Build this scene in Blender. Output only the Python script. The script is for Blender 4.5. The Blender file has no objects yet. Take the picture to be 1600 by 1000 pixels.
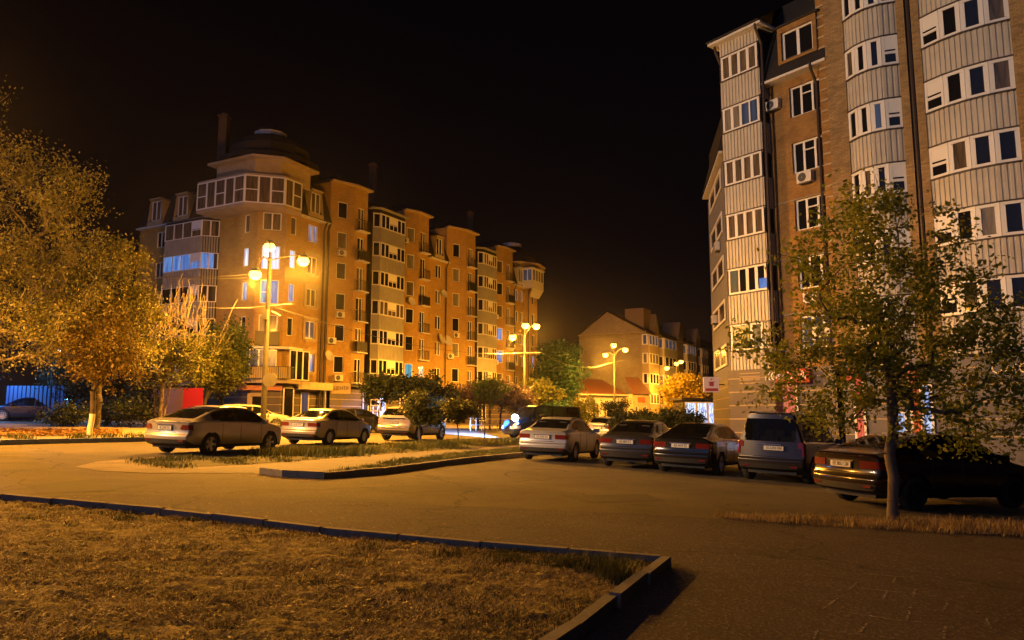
import bpy, bmesh, math, random
import numpy as np
from mathutils import Vector, Matrix
R = math.radians
sc = bpy.context.scene
col = sc.collection
# ------------------------------------------------------------ camera
PITCH = R(7.36); EYE = 1.6; F = 1200.0
cam = bpy.data.objects.new('camera', bpy.data.cameras.new('camera'))
col.objects.link(cam); sc.camera = cam
cam.location = (0, 0, EYE); cam.rotation_euler = (math.pi/2+PITCH, 0, 0)
cam.data.sensor_width = 36; cam.data.lens = 27.0; cam.data.clip_end = 3000; cam.data.clip_start = .1
# ------------------------------------------------------------ night sky and faint cold light
w = bpy.data.worlds.new('World'); sc.world = w; w.use_nodes = True
nt = w.node_tree; bg = nt.nodes['Background']
tc = nt.nodes.new('ShaderNodeTexCoord'); sep = nt.nodes.new('ShaderNodeSeparateXYZ')
rmp = nt.nodes.new('ShaderNodeValToRGB')
nt.links.new(tc.outputs['Generated'], sep.inputs[0]); nt.links.new(sep.outputs['Z'], rmp.inputs[0])
rmp.color_ramp.elements[0].position = 0.0; rmp.color_ramp.elements[0].color = (.011, .0062, .0045, 1)
rmp.color_ramp.elements[1].position = .6; rmp.color_ramp.elements[1].color = (.0006, .0005, .0010, 1)
e = rmp.color_ramp.elements.new(.22); e.color = (.0030, .0019, .0022, 1)
nt.links.new(rmp.outputs[0], bg.inputs[0]); bg.inputs[1].default_value = 1.0
sun = bpy.data.objects.new('cold_light', bpy.data.lights.new('cold_light', 'SUN')); col.objects.link(sun)
sun.data.energy = .36; sun.data.color = (.30, .46, 1.0); sun.data.angle = R(70)
sun.rotation_euler = (R(76), 0, R(-38))
sc.view_settings.view_transform = 'Standard'; sc.view_settings.look = 'None'
sc.view_settings.exposure = 0.0; sc.view_settings.gamma = 1.0
sc.render.engine = 'CYCLES'
sc.cycles.use_denoising = True
sc.cycles.max_bounces = 4; sc.cycles.diffuse_bounces = 2; sc.cycles.glossy_bounces = 3
sc.cycles.transmission_bounces = 3; sc.cycles.transparent_max_bounces = 6
sc.cycles.sample_clamp_indirect = 3.0; sc.cycles.sample_clamp_direct = 0
sc.cycles.caustics_reflective = False; sc.cycles.caustics_refractive = False
SODIUM = (1.0, .40, .035)
# ------------------------------------------------------------ geometry of the place
SX, SY = -.034, .010
def gz(x, y):
    return SX*min(40, max(-60, x)) + SY*min(110, max(-20, y))
cp, sp = math.cos(PITCH), math.sin(PITCH)
def ray(px, py):
    a = (px-800)/F; b = (500-py)/F
    return Vector((a, cp-b*sp, sp+b*cp))
def ground(px, py, h=0.0):
    d = ray(px, py); t = (h-EYE)/(d.z-SX*d.x-SY*d.y)
    return Vector((d.x*t, d.y*t, EYE+d.z*t))
def at(px, py, Y):
    d = ray(px, py); t = Y/d.y
    return Vector((d.x*t, Y, EYE+d.z*t))
def on_line(P, d, px, z):
    # distance along the horizontal line P+t*d at height z at which it crosses image column px
    k = (px-800)/F; dz = (z-EYE)*sp
    return (k*(P[1]*cp+dz)-P[0])/(d[0]-k*d[1]*cp)
# ------------------------------------------------------------ materials
M = {}
def mat(name, c, rough=.7, metal=0.0, c2=None, scale=3.0, bump=0.0, bscale=None, emit=None, es=0, coat=0.0, stretch=None, spec=None, detail=6):
    if name in M: return M[name]
    m = bpy.data.materials.new(name); m.use_nodes = True; M[name] = m
    n = m.node_tree.nodes; l = m.node_tree.links; p = n['Principled BSDF']
    p.inputs['Base Color'].default_value = (*c, 1); p.inputs['Roughness'].default_value = rough
    p.inputs['Metallic'].default_value = metal; p.inputs['Coat Weight'].default_value = coat
    if coat: p.inputs['Coat Roughness'].default_value = .06
    if spec is not None: p.inputs['Specular IOR Level'].default_value = spec
    if emit: p.inputs['Emission Color'].default_value = (*emit, 1); p.inputs['Emission Strength'].default_value = es
    if c2 or bump:
        t = n.new('ShaderNodeTexCoord'); mp = n.new('ShaderNodeMapping')
        l.new(t.outputs['Object'], mp.inputs[0])
        if stretch: mp.inputs['Scale'].default_value = stretch
        nz = n.new('ShaderNodeTexNoise'); nz.inputs['Scale'].default_value = scale; nz.inputs['Detail'].default_value = detail
        nz.inputs['Roughness'].default_value = .65
        l.new(mp.outputs[0], nz.inputs[0])
        if c2:
            r = n.new('ShaderNodeValToRGB'); r.color_ramp.elements[0].position = .35; r.color_ramp.elements[1].position = .65
            r.color_ramp.elements[0].color = (*c, 1); r.color_ramp.elements[1].color = (*c2, 1)
            l.new(nz.outputs['Fac'], r.inputs[0]); l.new(r.outputs[0], p.inputs['Base Color'])
        if bump:
            b = n.new('ShaderNodeBump'); b.inputs['Strength'].default_value = 1.0; b.inputs['Distance'].default_value = bump
            nb = nz
            if bscale:
                nb = n.new('ShaderNodeTexNoise'); nb.inputs['Scale'].default_value = bscale; nb.inputs['Detail'].default_value = 4
                l.new(mp.outputs[0], nb.inputs[0])
            l.new(nb.outputs['Fac'], b.inputs['Height']); l.new(b.outputs[0], p.inputs['Normal'])
    return m
def brickmat(name, c1, c2, mortar, bump=.006, var=.12):
    # UVs are in metres along the wall
    m = mat(name, c1, .85); n = m.node_tree.nodes; l = m.node_tree.links; p = n['Principled BSDF']
    uv = n.new('ShaderNodeTexCoord'); bt = n.new('ShaderNodeTexBrick')
    bt.inputs['Scale'].default_value = 1.0; bt.inputs['Brick Width'].default_value = .26; bt.inputs['Row Height'].default_value = .085
    bt.inputs['Mortar Size'].default_value = .010; bt.inputs['Mortar Smooth'].default_value = .2
    bt.inputs['Color1'].default_value = (*c1, 1); bt.inputs['Color2'].default_value = (*c2, 1); bt.inputs['Mortar'].default_value = (*mortar, 1)
    l.new(uv.outputs['UV'], bt.inputs['Vector'])
    nz = n.new('ShaderNodeTexNoise'); nz.inputs['Scale'].default_value = .8; nz.inputs['Detail'].default_value = 8; nz.inputs['Roughness'].default_value = .7
    l.new(uv.outputs['UV'], nz.inputs['Vector'])
    r = n.new('ShaderNodeMapRange'); r.inputs[1].default_value = .3; r.inputs[2].default_value = .7; r.inputs[3].default_value = 1-var*2; r.inputs[4].default_value = 1+var
    l.new(nz.outputs['Fac'], r.inputs[0])
    mx = n.new('ShaderNodeMix'); mx.data_type = 'RGBA'; mx.blend_type = 'MULTIPLY'; mx.inputs[0].default_value = 1
    l.new(bt.outputs['Color'], mx.inputs[6]); l.new(r.outputs[0], mx.inputs[7]); l.new(mx.outputs[2], p.inputs['Base Color'])
    b = n.new('ShaderNodeBump'); b.inputs['Distance'].default_value = bump; b.inputs['Strength'].default_value = 1; b.invert = True
    l.new(bt.outputs['Fac'], b.inputs['Height']); l.new(b.outputs[0], p.inputs['Normal'])
    return m
def leafmat(name, c1, c2, c3, scale=1.2, trans=.35):
    m = bpy.data.materials.new(name); m.use_nodes = True; M[name] = m
    n = m.node_tree.nodes; l = m.node_tree.links; p = n['Principled BSDF']; out = n['Material Output']
    g = n.new('ShaderNodeNewGeometry'); r = n.new('ShaderNodeValToRGB')
    r.color_ramp.elements[0].color = (*c1, 1); r.color_ramp.elements[1].color = (*c3, 1)
    e = r.color_ramp.elements.new(.5); e.color = (*c2, 1)
    t = n.new('ShaderNodeTexCoord'); nz = n.new('ShaderNodeTexNoise'); nz.inputs['Scale'].default_value = scale
    l.new(t.outputs['Object'], nz.inputs[0])
    a = n.new('ShaderNodeMath'); a.operation = 'MULTIPLY_ADD'; a.inputs[1].default_value = .5
    l.new(g.outputs['Random Per Island'], a.inputs[0])
    mr = n.new('ShaderNodeMapRange'); mr.inputs[1].default_value = .3; mr.inputs[2].default_value = .7; mr.inputs[3].default_value = 0; mr.inputs[4].default_value = .5
    l.new(nz.outputs['Fac'], mr.inputs[0]); l.new(mr.outputs[0], a.inputs[2]); l.new(a.outputs[0], r.inputs[0])
    l.new(r.outputs[0], p.inputs['Base Color']); p.inputs['Roughness'].default_value = .55; p.inputs['Specular IOR Level'].default_value = .35
    tr = n.new('ShaderNodeBsdfTranslucent'); l.new(r.outputs[0], tr.inputs[0])
    mx = n.new('ShaderNodeMixShader'); mx.inputs[0].default_value = trans
    l.new(p.outputs[0], mx.inputs[1]); l.new(tr.outputs[0], mx.inputs[2]); l.new(mx.outputs[0], out.inputs[0])
    return m
# ------------------------------------------------------------ mesh builder
class MB:
    def __init__(s): s.v = []; s.f = []; s.uv = []; s.mi = []; s.cur = 0
    def face(s, pts, uv=None):
        k = len(s.v); s.v += [tuple(p) for p in pts]; s.f.append(tuple(range(k, k+len(pts))))
        s.uv.append(uv if uv else [(0, 0)]*len(pts)); s.mi.append(s.cur)
    def grid(s, rows, close=False):
        k = len(s.v); n = len(rows[0])
        for r in rows: s.v += [tuple(p) for p in r]
        for i in range(len(rows)-1):
            for j in range(n if close else n-1):
                j2 = (j+1) % n
                s.f.append((k+i*n+j, k+i*n+j2, k+(i+1)*n+j2, k+(i+1)*n+j)); s.uv.append([(0, 0)]*4); s.mi.append(s.cur)
    def box(s, c, size, ang=0.0, tilt=None):
        hx, hy, hz = size[0]/2, size[1]/2, size[2]/2
        ca, sa = math.cos(ang), math.sin(ang)
        P = []
        for dz in (-hz, hz):
            for dx, dy in ((-hx, -hy), (hx, -hy), (hx, hy), (-hx, hy)):
                x, y, z = dx, dy, dz
                if tilt: y, z = y*math.cos(tilt)-z*math.sin(tilt), y*math.sin(tilt)+z*math.cos(tilt)
                P.append((c[0]+x*ca-y*sa, c[1]+x*sa+y*ca, c[2]+z))
        k = len(s.v); s.v += P
        for q in ((0, 3, 2, 1), (4, 5, 6, 7), (0, 1, 5, 4), (1, 2, 6, 5), (2, 3, 7, 6), (3, 0, 4, 7)):
            s.f.append(tuple(k+i for i in q)); s.uv.append([(0, 0)]*4); s.mi.append(s.cur)
    def tube(s, pts, r, n=8, caps=True):
        pts = [Vector(p) for p in pts]
        rr = r if isinstance(r, (list, tuple)) else [r]*len(pts)
        rows = []
        ref = None
        for i, p in enumerate(pts):
            d = (pts[min(i+1, len(pts)-1)]-pts[max(i-1, 0)]).normalized()
            if ref is None: ref = Vector((1, 0, 0)) if abs(d.x) < .9 else Vector((0, 1, 0))
            a = (ref-d*ref.dot(d)).normalized(); b = d.cross(a); ref = a
            rows.append([p+(a*math.cos(2*math.pi*j/n)+b*math.sin(2*math.pi*j/n))*rr[i] for j in range(n)])
        s.grid(rows, True)
        if caps:
            s.face(rows[0][::-1]); s.face(rows[-1])
    def prism(s, poly, z0, z1, top=True, bottom=True, uv=False):
        n = len(poly); u = 0.0
        for i in range(n):
            a = poly[i]; b = poly[(i+1) % n]; L = math.hypot(b[0]-a[0], b[1]-a[1])
            za0 = z0(a) if callable(z0) else z0; zb0 = z0(b) if callable(z0) else z0
            za1 = z1(a) if callable(z1) else z1; zb1 = z1(b) if callable(z1) else z1
            s.face([(a[0], a[1], za0), (b[0], b[1], zb0), (b[0], b[1], zb1), (a[0], a[1], za1)], [(u, za0), (u+L, zb0), (u+L, zb1), (u, za1)]); u += L
        if top: s.face([(p[0], p[1], z1(p) if callable(z1) else z1) for p in poly])
        if bottom: s.face([(p[0], p[1], z0(p) if callable(z0) else z0) for p in poly[::-1]])
    def lathe(s, prof, c=(0, 0, 0), n=24, axis='z'):
        rows = []
        for r_, h in prof:
            row = []
            for j in range(n):
                a = 2*math.pi*j/n
                if axis == 'z': row.append((c[0]+r_*math.cos(a), c[1]+r_*math.sin(a), c[2]+h))
                else: row.append((c[0]+r_*math.cos(a), c[1]+h, c[2]+r_*math.sin(a)))
            rows.append(row)
        s.grid(rows, True)
    def mesh(s, name, mats, off=(0, 0, 0), smooth=False):
        me = bpy.data.meshes.new(name)
        me.from_pydata([(v[0]-off[0], v[1]-off[1], v[2]-off[2]) for v in s.v], [], s.f)
        ul = me.uv_layers.new(name='UVMap')
        fl = [c for f in s.uv for p in f for c in p]
        if len(fl) == 2*len(me.loops): ul.data.foreach_set('uv', fl)
        if not isinstance(mats, (list, tuple)): mats = [mats]
        for m in mats: me.materials.append(m)
        if len(mats) > 1: me.polygons.foreach_set('material_index', s.mi)
        if smooth: me.polygons.foreach_set('use_smooth', [True]*len(me.polygons))
        me.update(); return me
    def build(s, name, mats, parent=None, origin=None, smooth=False, world=True):
        """world=True: vertices are in world space; parent roots built this way are never rotated"""
        if parent is not None and world: off = wloc(parent)
        elif origin is not None: off = origin
        else: off = (0, 0, 0)
        o = bpy.data.objects.new(name, s.mesh(name, mats, off, smooth)); col.objects.link(o)
        if parent is not None: o.parent = parent
        elif origin is not None: o.location = origin
        return o
def wloc(o):
    v = Vector((0, 0, 0))
    while o is not None: v += o.location; o = o.parent
    return v
def tag(o, label=None, cat=None, group=None, kind=None):
    if label: o['label'] = label
    if cat: o['category'] = cat
    if group: o['group'] = group
    if kind: o['kind'] = kind
    return o
def empty(name, loc, label, cat, group=None, rz=0.0):
    o = bpy.data.objects.new(name, None); col.objects.link(o); o.location = loc; o.rotation_euler.z = rz
    o.empty_display_size = .3
    return tag(o, label, cat, group)
def copy_tree(o, parent=None):
    c = o.copy(); col.objects.link(c)
    if parent is not None: c.parent = parent
    for ch in list(o.children): copy_tree(ch, c)
    return c
def textmesh(s, size, depth=.01):
    cu = bpy.data.curves.new('lettering', 'FONT'); cu.body = s; cu.size = size; cu.extrude = depth
    cu.align_x = 'CENTER'; cu.align_y = 'CENTER'; cu.resolution_u = 2
    o = bpy.data.objects.new('lettering', cu); col.objects.link(o)
    bpy.context.view_layer.update()
    me = bpy.data.meshes.new_from_object(o.evaluated_get(bpy.context.evaluated_depsgraph_get()))
    bpy.data.objects.remove(o); return me
def lettering(s, size, m, parent, loc, ang, depth=.01, world=True, name='lettering', sx=1.0):
    """upright text; ang = direction of reading in plan"""
    me = textmesh(s, size, depth); me.materials.clear(); me.materials.append(m)
    o = bpy.data.objects.new(name, me); col.objects.link(o)
    if parent is not None:
        o.parent = parent
        if world: loc = Vector(loc)-wloc(parent)
    o.location = loc; o.rotation_euler = (math.pi/2, 0, ang); o.scale = (sx, 1, 1)
    return o
def structure(name, mb, m, smooth=False):
    return tag(mb.build(name, m, smooth=smooth), kind='structure')
# ------------------------------------------------------------ ground, road, lawn, kerbs
def groundmat(name, c1, c2, c3, fine=60, big=.35, bump=.006, rough=.85, cracks=False, spec=.5):
    m = mat(name, c1, rough, spec=spec); n = m.node_tree.nodes; l = m.node_tree.links; p = n['Principled BSDF']
    t = n.new('ShaderNodeTexCoord')
    a = n.new('ShaderNodeTexNoise'); a.inputs['Scale'].default_value = big; a.inputs['Detail'].default_value = 9; a.inputs['Roughness'].default_value = .62
    b = n.new('ShaderNodeTexNoise'); b.inputs['Scale'].default_value = fine; b.inputs['Detail'].default_value = 3; b.inputs['Roughness'].default_value = .8
    for q in (a, b): l.new(t.outputs['Object'], q.inputs[0])
    r = n.new('ShaderNodeValToRGB'); r.color_ramp.elements[0].position = .36; r.color_ramp.elements[1].position = .66
    r.color_ramp.elements[0].color = (*c1, 1); r.color_ramp.elements[1].color = (*c2, 1)
    l.new(a.outputs['Fac'], r.inputs[0])
    r2 = n.new('ShaderNodeValToRGB'); r2.color_ramp.elements[0].position = .52; r2.color_ramp.elements[1].position = .72
    r2.color_ramp.elements[0].color = (0, 0, 0, 1); r2.color_ramp.elements[1].color = (1, 1, 1, 1)
    l.new(b.outputs['Fac'], r2.inputs[0])
    mx = n.new('ShaderNodeMix'); mx.data_type = 'RGBA'; l.new(r2.outputs[0], mx.inputs[0]); l.new(r.outputs[0], mx.inputs[6]); mx.inputs[7].default_value = (*c3, 1)
    cur = mx.outputs[2]
    st_n = n.new('ShaderNodeTexNoise'); st_n.inputs['Scale'].default_value = big*3.1; st_n.inputs['Detail'].default_value = 5; st_n.inputs['Distortion'].default_value = .8
    l.new(t.outputs['Object'], st_n.inputs[0]); sr = n.new('ShaderNodeMapRange'); sr.inputs[1].default_value = .56; sr.inputs[2].default_value = .68; sr.inputs[3].default_value = 1; sr.inputs[4].default_value = .72
    l.new(st_n.outputs['Fac'], sr.inputs[0]); sm = n.new('ShaderNodeMix'); sm.data_type = 'RGBA'; sm.blend_type = 'MULTIPLY'; sm.inputs[0].default_value = 1; l.new(cur, sm.inputs[6]); l.new(sr.outputs[0], sm.inputs[7]); cur = sm.outputs[2]
    if cracks:
        nz = n.new('ShaderNodeTexNoise'); nz.inputs['Scale'].default_value = 1.1; nz.inputs['Detail'].default_value = 6
        l.new(t.outputs['Object'], nz.inputs[0])
        ad = n.new('ShaderNodeVectorMath'); ad.operation = 'MULTIPLY_ADD'; ad.inputs[1].default_value = (1.6, 1.6, 0)
        l.new(nz.outputs['Color'], ad.inputs[0]); l.new(t.outputs['Object'], ad.inputs[2])
        v = n.new('ShaderNodeTexVoronoi'); v.feature = 'DISTANCE_TO_EDGE'; v.inputs['Scale'].default_value = .17
        l.new(ad.outputs[0], v.inputs['Vector'])
        lt = n.new('ShaderNodeMapRange'); lt.inputs[1].default_value = 0; lt.inputs[2].default_value = .008; lt.inputs[3].default_value = .85; lt.inputs[4].default_value = 0
        l.new(v.outputs['Distance'], lt.inputs[0])
        m2 = n.new('ShaderNodeMix'); m2.data_type = 'RGBA'; l.new(lt.outputs[0], m2.inputs[0]); l.new(cur, m2.inputs[6]); m2.inputs[7].default_value = (.012, .011, .010, 1)
        cur = m2.outputs[2]
    l.new(cur, p.inputs['Base Color'])
    bp = n.new('ShaderNodeBump'); bp.inputs['Distance'].default_value = bump; bp.inputs['Strength'].default_value = 1
    l.new(b.outputs['Fac'], bp.inputs['Height']); l.new(bp.outputs[0], p.inputs['Normal'])
    return m
groundmat('asphalt', (.052, .044, .028), (.112, .090, .054), (.22, .18, .115), fine=30, bump=.014, cracks=True)
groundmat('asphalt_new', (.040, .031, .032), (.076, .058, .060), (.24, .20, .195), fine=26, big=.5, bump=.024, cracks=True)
groundmat('earth', (.07, .05, .03), (.12, .09, .055), (.20, .16, .10), fine=14, big=.8, bump=.02)
groundmat('thatch', (.08, .058, .018), (.40, .31, .11), (.80, .66, .30), fine=20, big=2.4, bump=.05)
groundmat('sand', (.16, .125, .08), (.26, .21, .14), (.34, .28, .19), fine=18, big=1.2, bump=.012)
groundmat('paving', (.15, .13, .10), (.21, .18, .14), (.27, .24, .19), fine=22, big=.8, bump=.008)
groundmat('concrete', (.16, .155, .145), (.24, .23, .215), (.30, .29, .27), fine=30, big=1.5, bump=.004)
groundmat('lawn_soil', (.035, .034, .014), (.075, .070, .030), (.14, .12, .06), fine=20, big=1.0, bump=.03)

def sheet(name, pts, m, h, kind='structure'):
    mb = MB(); mb.face([(p[0], p[1], gz(p[0], p[1])+h) for p in pts]); return structure(name, mb, m)
# base sheet to the horizon, folded where the height rule folds
mb = MB()
xs = [-1500, -400, -60, 40, 400, 1500]; ys = [-300, -20, 110, 400, 2500]
mb.grid([[(x, y, gz(x, y)) for x in xs] for y in ys])
structure('ground', mb, M['earth'])
mb = MB()
for x0, x1, y0, y1 in ((-60, 40, -20, 110), (-60, 40, 110, 400)):
    mb.face([(x0, y0, gz(x0, y0)+.004), (x1, y0, gz(x1, y0)+.004), (x1, y1, gz(x1, y1)+.004), (x0, y1, gz(x0, y1)+.004)])
structure('road', mb, M['asphalt'])
# newer darker asphalt lane in front of the lawn
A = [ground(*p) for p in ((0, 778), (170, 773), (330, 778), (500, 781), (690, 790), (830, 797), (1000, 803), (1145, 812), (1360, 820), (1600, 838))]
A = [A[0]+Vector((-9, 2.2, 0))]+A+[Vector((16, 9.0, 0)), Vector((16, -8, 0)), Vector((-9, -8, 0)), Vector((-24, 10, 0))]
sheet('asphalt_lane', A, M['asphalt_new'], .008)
# lawn: kerb line front, side kerb
K = [ground(0, 785), ground(250, 808), ground(500, 838), ground(750, 862), ground(1035, 886)]
K0 = K[0]+(K[0]-K[1]).normalized()*9
KC = K[-1]; KE = ground(880, 1000); KE2 = KC+(KE-KC).normalized()*14
poly = [K0]+K+[KE2, Vector((-14, KE2.y, 0)), Vector((-22, 8, 0))]
def inside(x, y, P):
    c = False; n = len(P)
    for i in range(n):
        a = P[i]; b = P[(i+1) % n]
        if (a[1] > y) != (b[1] > y) and x < (b[0]-a[0])*(y-a[1])/(b[1]-a[1])+a[0]: c = not c
    return c
sheet('lawn_base', poly, M['lawn_soil'], .012)
def kerb(name, pts, wd, h, m, seg=1.0, side=1, gap=.018, h0=-.1, jit=.009):
    """kerb stones laid along a polyline; wd to the left of travel * side"""
    rng = random.Random(5); mb = MB()
    for i in range(len(pts)-1):
        a = Vector(pts[i][:2]); b = Vector(pts[i+1][:2]); L = (b-a).length; d = (b-a)/L; nrm = Vector((-d.y, d.x))*side
        n = max(1, round(L/seg))
        for k in range(n):
            p = a+d*(L*k/n+gap/2); q = a+d*(L*(k+1)/n-gap/2); j = rng.uniform(-jit, jit); j2 = rng.uniform(-jit, jit)
            hh = h(k/n if False else (k+.5)/n) if callable(h) else h
            P = [p, q, q+nrm*wd, p+nrm*wd]
            if side < 0: P = P[::-1]
            zt = lambda v: gz(v[0], v[1])+hh+j
            zb = lambda v: gz(v[0], v[1])+h0
            tw = rng.uniform(-jit, jit)*1.5; P = [v+nrm*(j2+(tw if q_ in (1, 2) else -tw)) for q_, v in enumerate(P)]
            Pt = [v+(sum(P, Vector((0, 0)))/4-v).normalized()*.012 for v in P]
            mb.prism(P, zb, lambda v: zt(v)-.012, top=False, bottom=False)
            for t in range(4):
                u, v2 = t, (t+1) % 4
                mb.face([(P[u][0], P[u][1], zt(P[u])-.012), (P[v2][0], P[v2][1], zt(P[v2])-.012), (Pt[v2][0], Pt[v2][1], zt(Pt[v2])), (Pt[u][0], Pt[u][1], zt(Pt[u]))])
            mb.face([(v[0], v[1], zt(v)) for v in Pt])
    return structure(name, mb, m)
kerb('lawn_kerb', [K0]+K, .10, .115, M['concrete'], 1.0)
kerb('lawn_side_kerb', [KC+Vector((.0, -.01, 0)), KE2], .10, .12, M['concrete'], 1.0, side=1)
# thatch surface: real small clumps
rng = random.Random(3)
def blades(mb, n, region, h, wdt, lean=.6, base=.02, keep=None, flat=0.0, clump=None):
    """region: function returning a ground point; each blade a bent two-face strip"""
    cl = None; left = 0
    for i in range(n):
        if clump:
            if left <= 0: cl = region(); left = rng.randint(*clump[0])
            left -= 1; x = cl[0]+rng.gauss(0, clump[1]); y = cl[1]+rng.gauss(0, clump[1])
        else:
            x, y = region()[:2]
        if keep and not keep(x, y): continue
        z = gz(x, y)+base; a = rng.uniform(0, 6.283); hh = h*rng.uniform(.5, 1.3); ln = hh*lean*rng.uniform(.2, 1.5)
        dx, dy = math.cos(a), math.sin(a); sx_, sy_ = -dy*wdt/2, dx*wdt/2
        m1 = (x+dx*ln*.4, y+dy*ln*.4, z+hh*.6*(1-flat)); t = (x+dx*ln, y+dy*ln, z+hh*(1-flat))
        k = len(mb.v)
        mb.v += [(x-sx_, y-sy_, z), (x+sx_, y+sy_, z), (m1[0]+sx_*.8, m1[1]+sy_*.8, m1[2]), (m1[0]-sx_*.8, m1[1]-sy_*.8, m1[2]), t]
        mb.f += [(k, k+1, k+2, k+3), (k+3, k+2, k+4)]; mb.uv += [[(0, 0)]*4, [(0, 0)]*3]; mb.mi += [0, 0]
from mathutils import noise as mn
def lawn_pt():
    # denser near the camera
    while True:
        y = 4.6+10*rng.random()**1.5; x = rng.uniform(-.72*y-.6, 2.0)
        if inside(x, y, poly): return (x, y)
mb = MB()
STEP = .045; y = 4.4; rows = []
# displaced surface in polar-ish grid: denser nearer
ny = 190; nx = 330
for j in range(ny):
    y = 4.3*(15.5/4.3)**(j/(ny-1)); row = []
    for i in range(nx):
        x = -.78*y-.5+(i/(nx-1))*(2.0+.78*y+.5)
        v = Vector((x*4.2, y*4.2, 0)); c = mn.noise(Vector((x*2.6, y*7.5, 2)))*.75+mn.noise(v*2.7)*.32+mn.noise(v*6.5)*.25
        row.append((x, y, gz(x, y)+.036+.052*c+.035*mn.noise(Vector((x*.9, y*.9, 7)))))
    rows.append(row)
k = len(mb.v)
for r_ in rows: mb.v += r_
din = [[inside(p[0], p[1], poly) for p in r_] for r_ in rows]
for j in range(ny-1):
    for i in range(nx-1):
        if din[j][i] and din[j][i+1] and din[j+1][i] and din[j+1][i+1]:
            mb.f.append((k+j*nx+i, k+j*nx+i+1, k+(j+1)*nx+i+1, k+(j+1)*nx+i)); mb.uv.append([(0, 0)]*4); mb.mi.append(0)
o = mb.build('mown_lawn', M['thatch'], smooth=True); tag(o, kind='stuff')
leafmat('dry_blades', (.15, .11, .035), (.44, .35, .14), (.85, .70, .36), 1.5, .2)
leafmat('green_blades', (.03, .045, .012), (.07, .085, .022), (.16, .15, .05), 1.5, .25)
leafmat('mixed_blades', (.03, .05, .012), (.08, .095, .025), (.20, .17, .06), 1.2, .25)
mb = MB()
def dens(x, y): return mn.noise(Vector((x*1.7, y*2.6, 3)))+.5*mn.noise(Vector((x*5, y*7, 9))) > -.18+rng.uniform(-.25, .25)
blades(mb, 75000, lawn_pt, .030, .0085, lean=2.2, base=.036, keep=dens)
for _ in range(900):
    x, y = lawn_pt(); s_ = rng.uniform(.012, .03); a = rng.uniform(0, 6.28); z = gz(x, y)+.075
    mb.face([(x+s_*math.cos(a), y+s_*math.sin(a), z+rng.uniform(-.01, .01)), (x+s_*.6*math.cos(a+1.6), y+s_*.6*math.sin(a+1.6), z), (x-s_*math.cos(a), y-s_*math.sin(a), z+rng.uniform(-.01, .01)), (x-s_*.6*math.cos(a+1.6), y-s_*.6*math.sin(a+1.6), z)])
o = mb.build('dry_grass', M['dry_blades']); tag(o, kind='stuff')
mb = MB()
def kerb_edge():
    k_ = rng.random(); a, b = (K[rng.choice((0, 1, 2, 3))], None)
    i = rng.choice((0, 1, 2, 3, 3, 3)); a, b = K[i], K[i+1]; t = rng.random(); p = a.lerp(b, t)
    return (p[0]+rng.uniform(-.1, .1), p[1]-abs(rng.gauss(0, .22))-.02)
blades(mb, 3600, kerb_edge, .06, .007, lean=.9, base=.02, clump=((15, 45), .06))
tufts = [(ground(x_, y_), r_, n_, h_) for x_, y_, r_, n_, h_ in ((920, 893, .16, 420, .15), (880, 888, .12, 240, .12), (958, 905, .10, 230, .2), (965, 915, .07, 130, .22), (790, 880, .10, 150, .09), (850, 975, .35, 700, .07), (950, 960, .14, 160, .08),
         (200, 815, .12, 160, .08), (45, 818, .10, 120, .08), (110, 827, .1, 100, .07), (700, 872, .12, 120, .08), (575, 860, .1, 100, .07), (300, 862, .12, 120, .05), (470, 915, .15, 160, .05), (640, 930, .12, 100, .05), (760, 900, .1, 100, .06))]
for p_, r_, n_, h_ in tufts:
    blades(mb, n_, lambda: (p_[0]+rng.gauss(0, r_), p_[1]+rng.gauss(0, r_)), h_, .008, lean=.8, base=.02, keep=lambda x, y: inside(x, y, poly))
blades(mb, 7000, lawn_pt, .035, .006, lean=1.2, base=.03, clump=((20, 70), .10), keep=lambda x, y: inside(x, y, poly))
o = mb.build('green_grass_tufts', M['green_blades']); tag(o, kind='stuff')
# ---- median between the car park and the street
MK = [ground(*p) for p in ((405, 741), (440, 746), (505, 749), (600, 741), (700, 727), (760, 720), (822, 713))]
MF = [ground(*p) for p in ((860, 686), (815, 684), (740, 686), (600, 692), (450, 701), (330, 711), (262, 713), (215, 717))]
ext = MK[-1]+(MK[-1]-MK[-2]).normalized()*26; ext2 = MF[0]+(ext-MK[-1]).normalized()*20
med = MK+[ext, ext2]+MF+[ground(150, 722), ground(118, 730), ground(150, 736), ground(232, 740)]
sheet('median_verge', med, M['sand'], .012)
gp = [ground(*p) for p in ((505, 745), (600, 737), (700, 724), (820, 710), (820, 700), (700, 711), (600, 724), (540, 733))]
sheet('verge_strip', gp+[], M['lawn_soil'], .020)
gp2 = [ground(*p) for p in ((205, 722), (262, 713), (330, 711), (450, 701), (600, 693), (740, 687), (815, 685), (815, 696), (720, 702), (600, 710), (480, 720), (380, 727), (270, 732))]
sheet('verge_lawn', gp2, M['lawn_soil'], .020)
fp = [ground(*p) for p in ((235, 739), (405, 740), (505, 744.5), (600, 736), (700, 723), (820, 709.5), (820, 699), (720, 703.5), (600, 712), (480, 722), (380, 730))]
sheet('footpath', fp, M['paving'], .016)
kerb('median_kerb', MK+[ext], .14, .15, M['concrete'], 1.0)
def region_poly(P):
    x0, x1 = min(p[0] for p in P), max(p[0] for p in P); y0, y1 = min(p[1] for p in P), max(p[1] for p in P)
    def f():
        while True:
            x, y = rng.uniform(x0, x1), rng.uniform(y0, y1)
            if inside(x, y, P): return (x, y)
    return f
mb = MB()
blades(mb, 17000, region_poly(gp2), .08, .018, lean=.9, base=.02, clump=((30, 120), .22))
blades(mb, 10000, region_poly(gp), .08, .016, lean=.9, base=.02, clump=((20, 80), .16))
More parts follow.
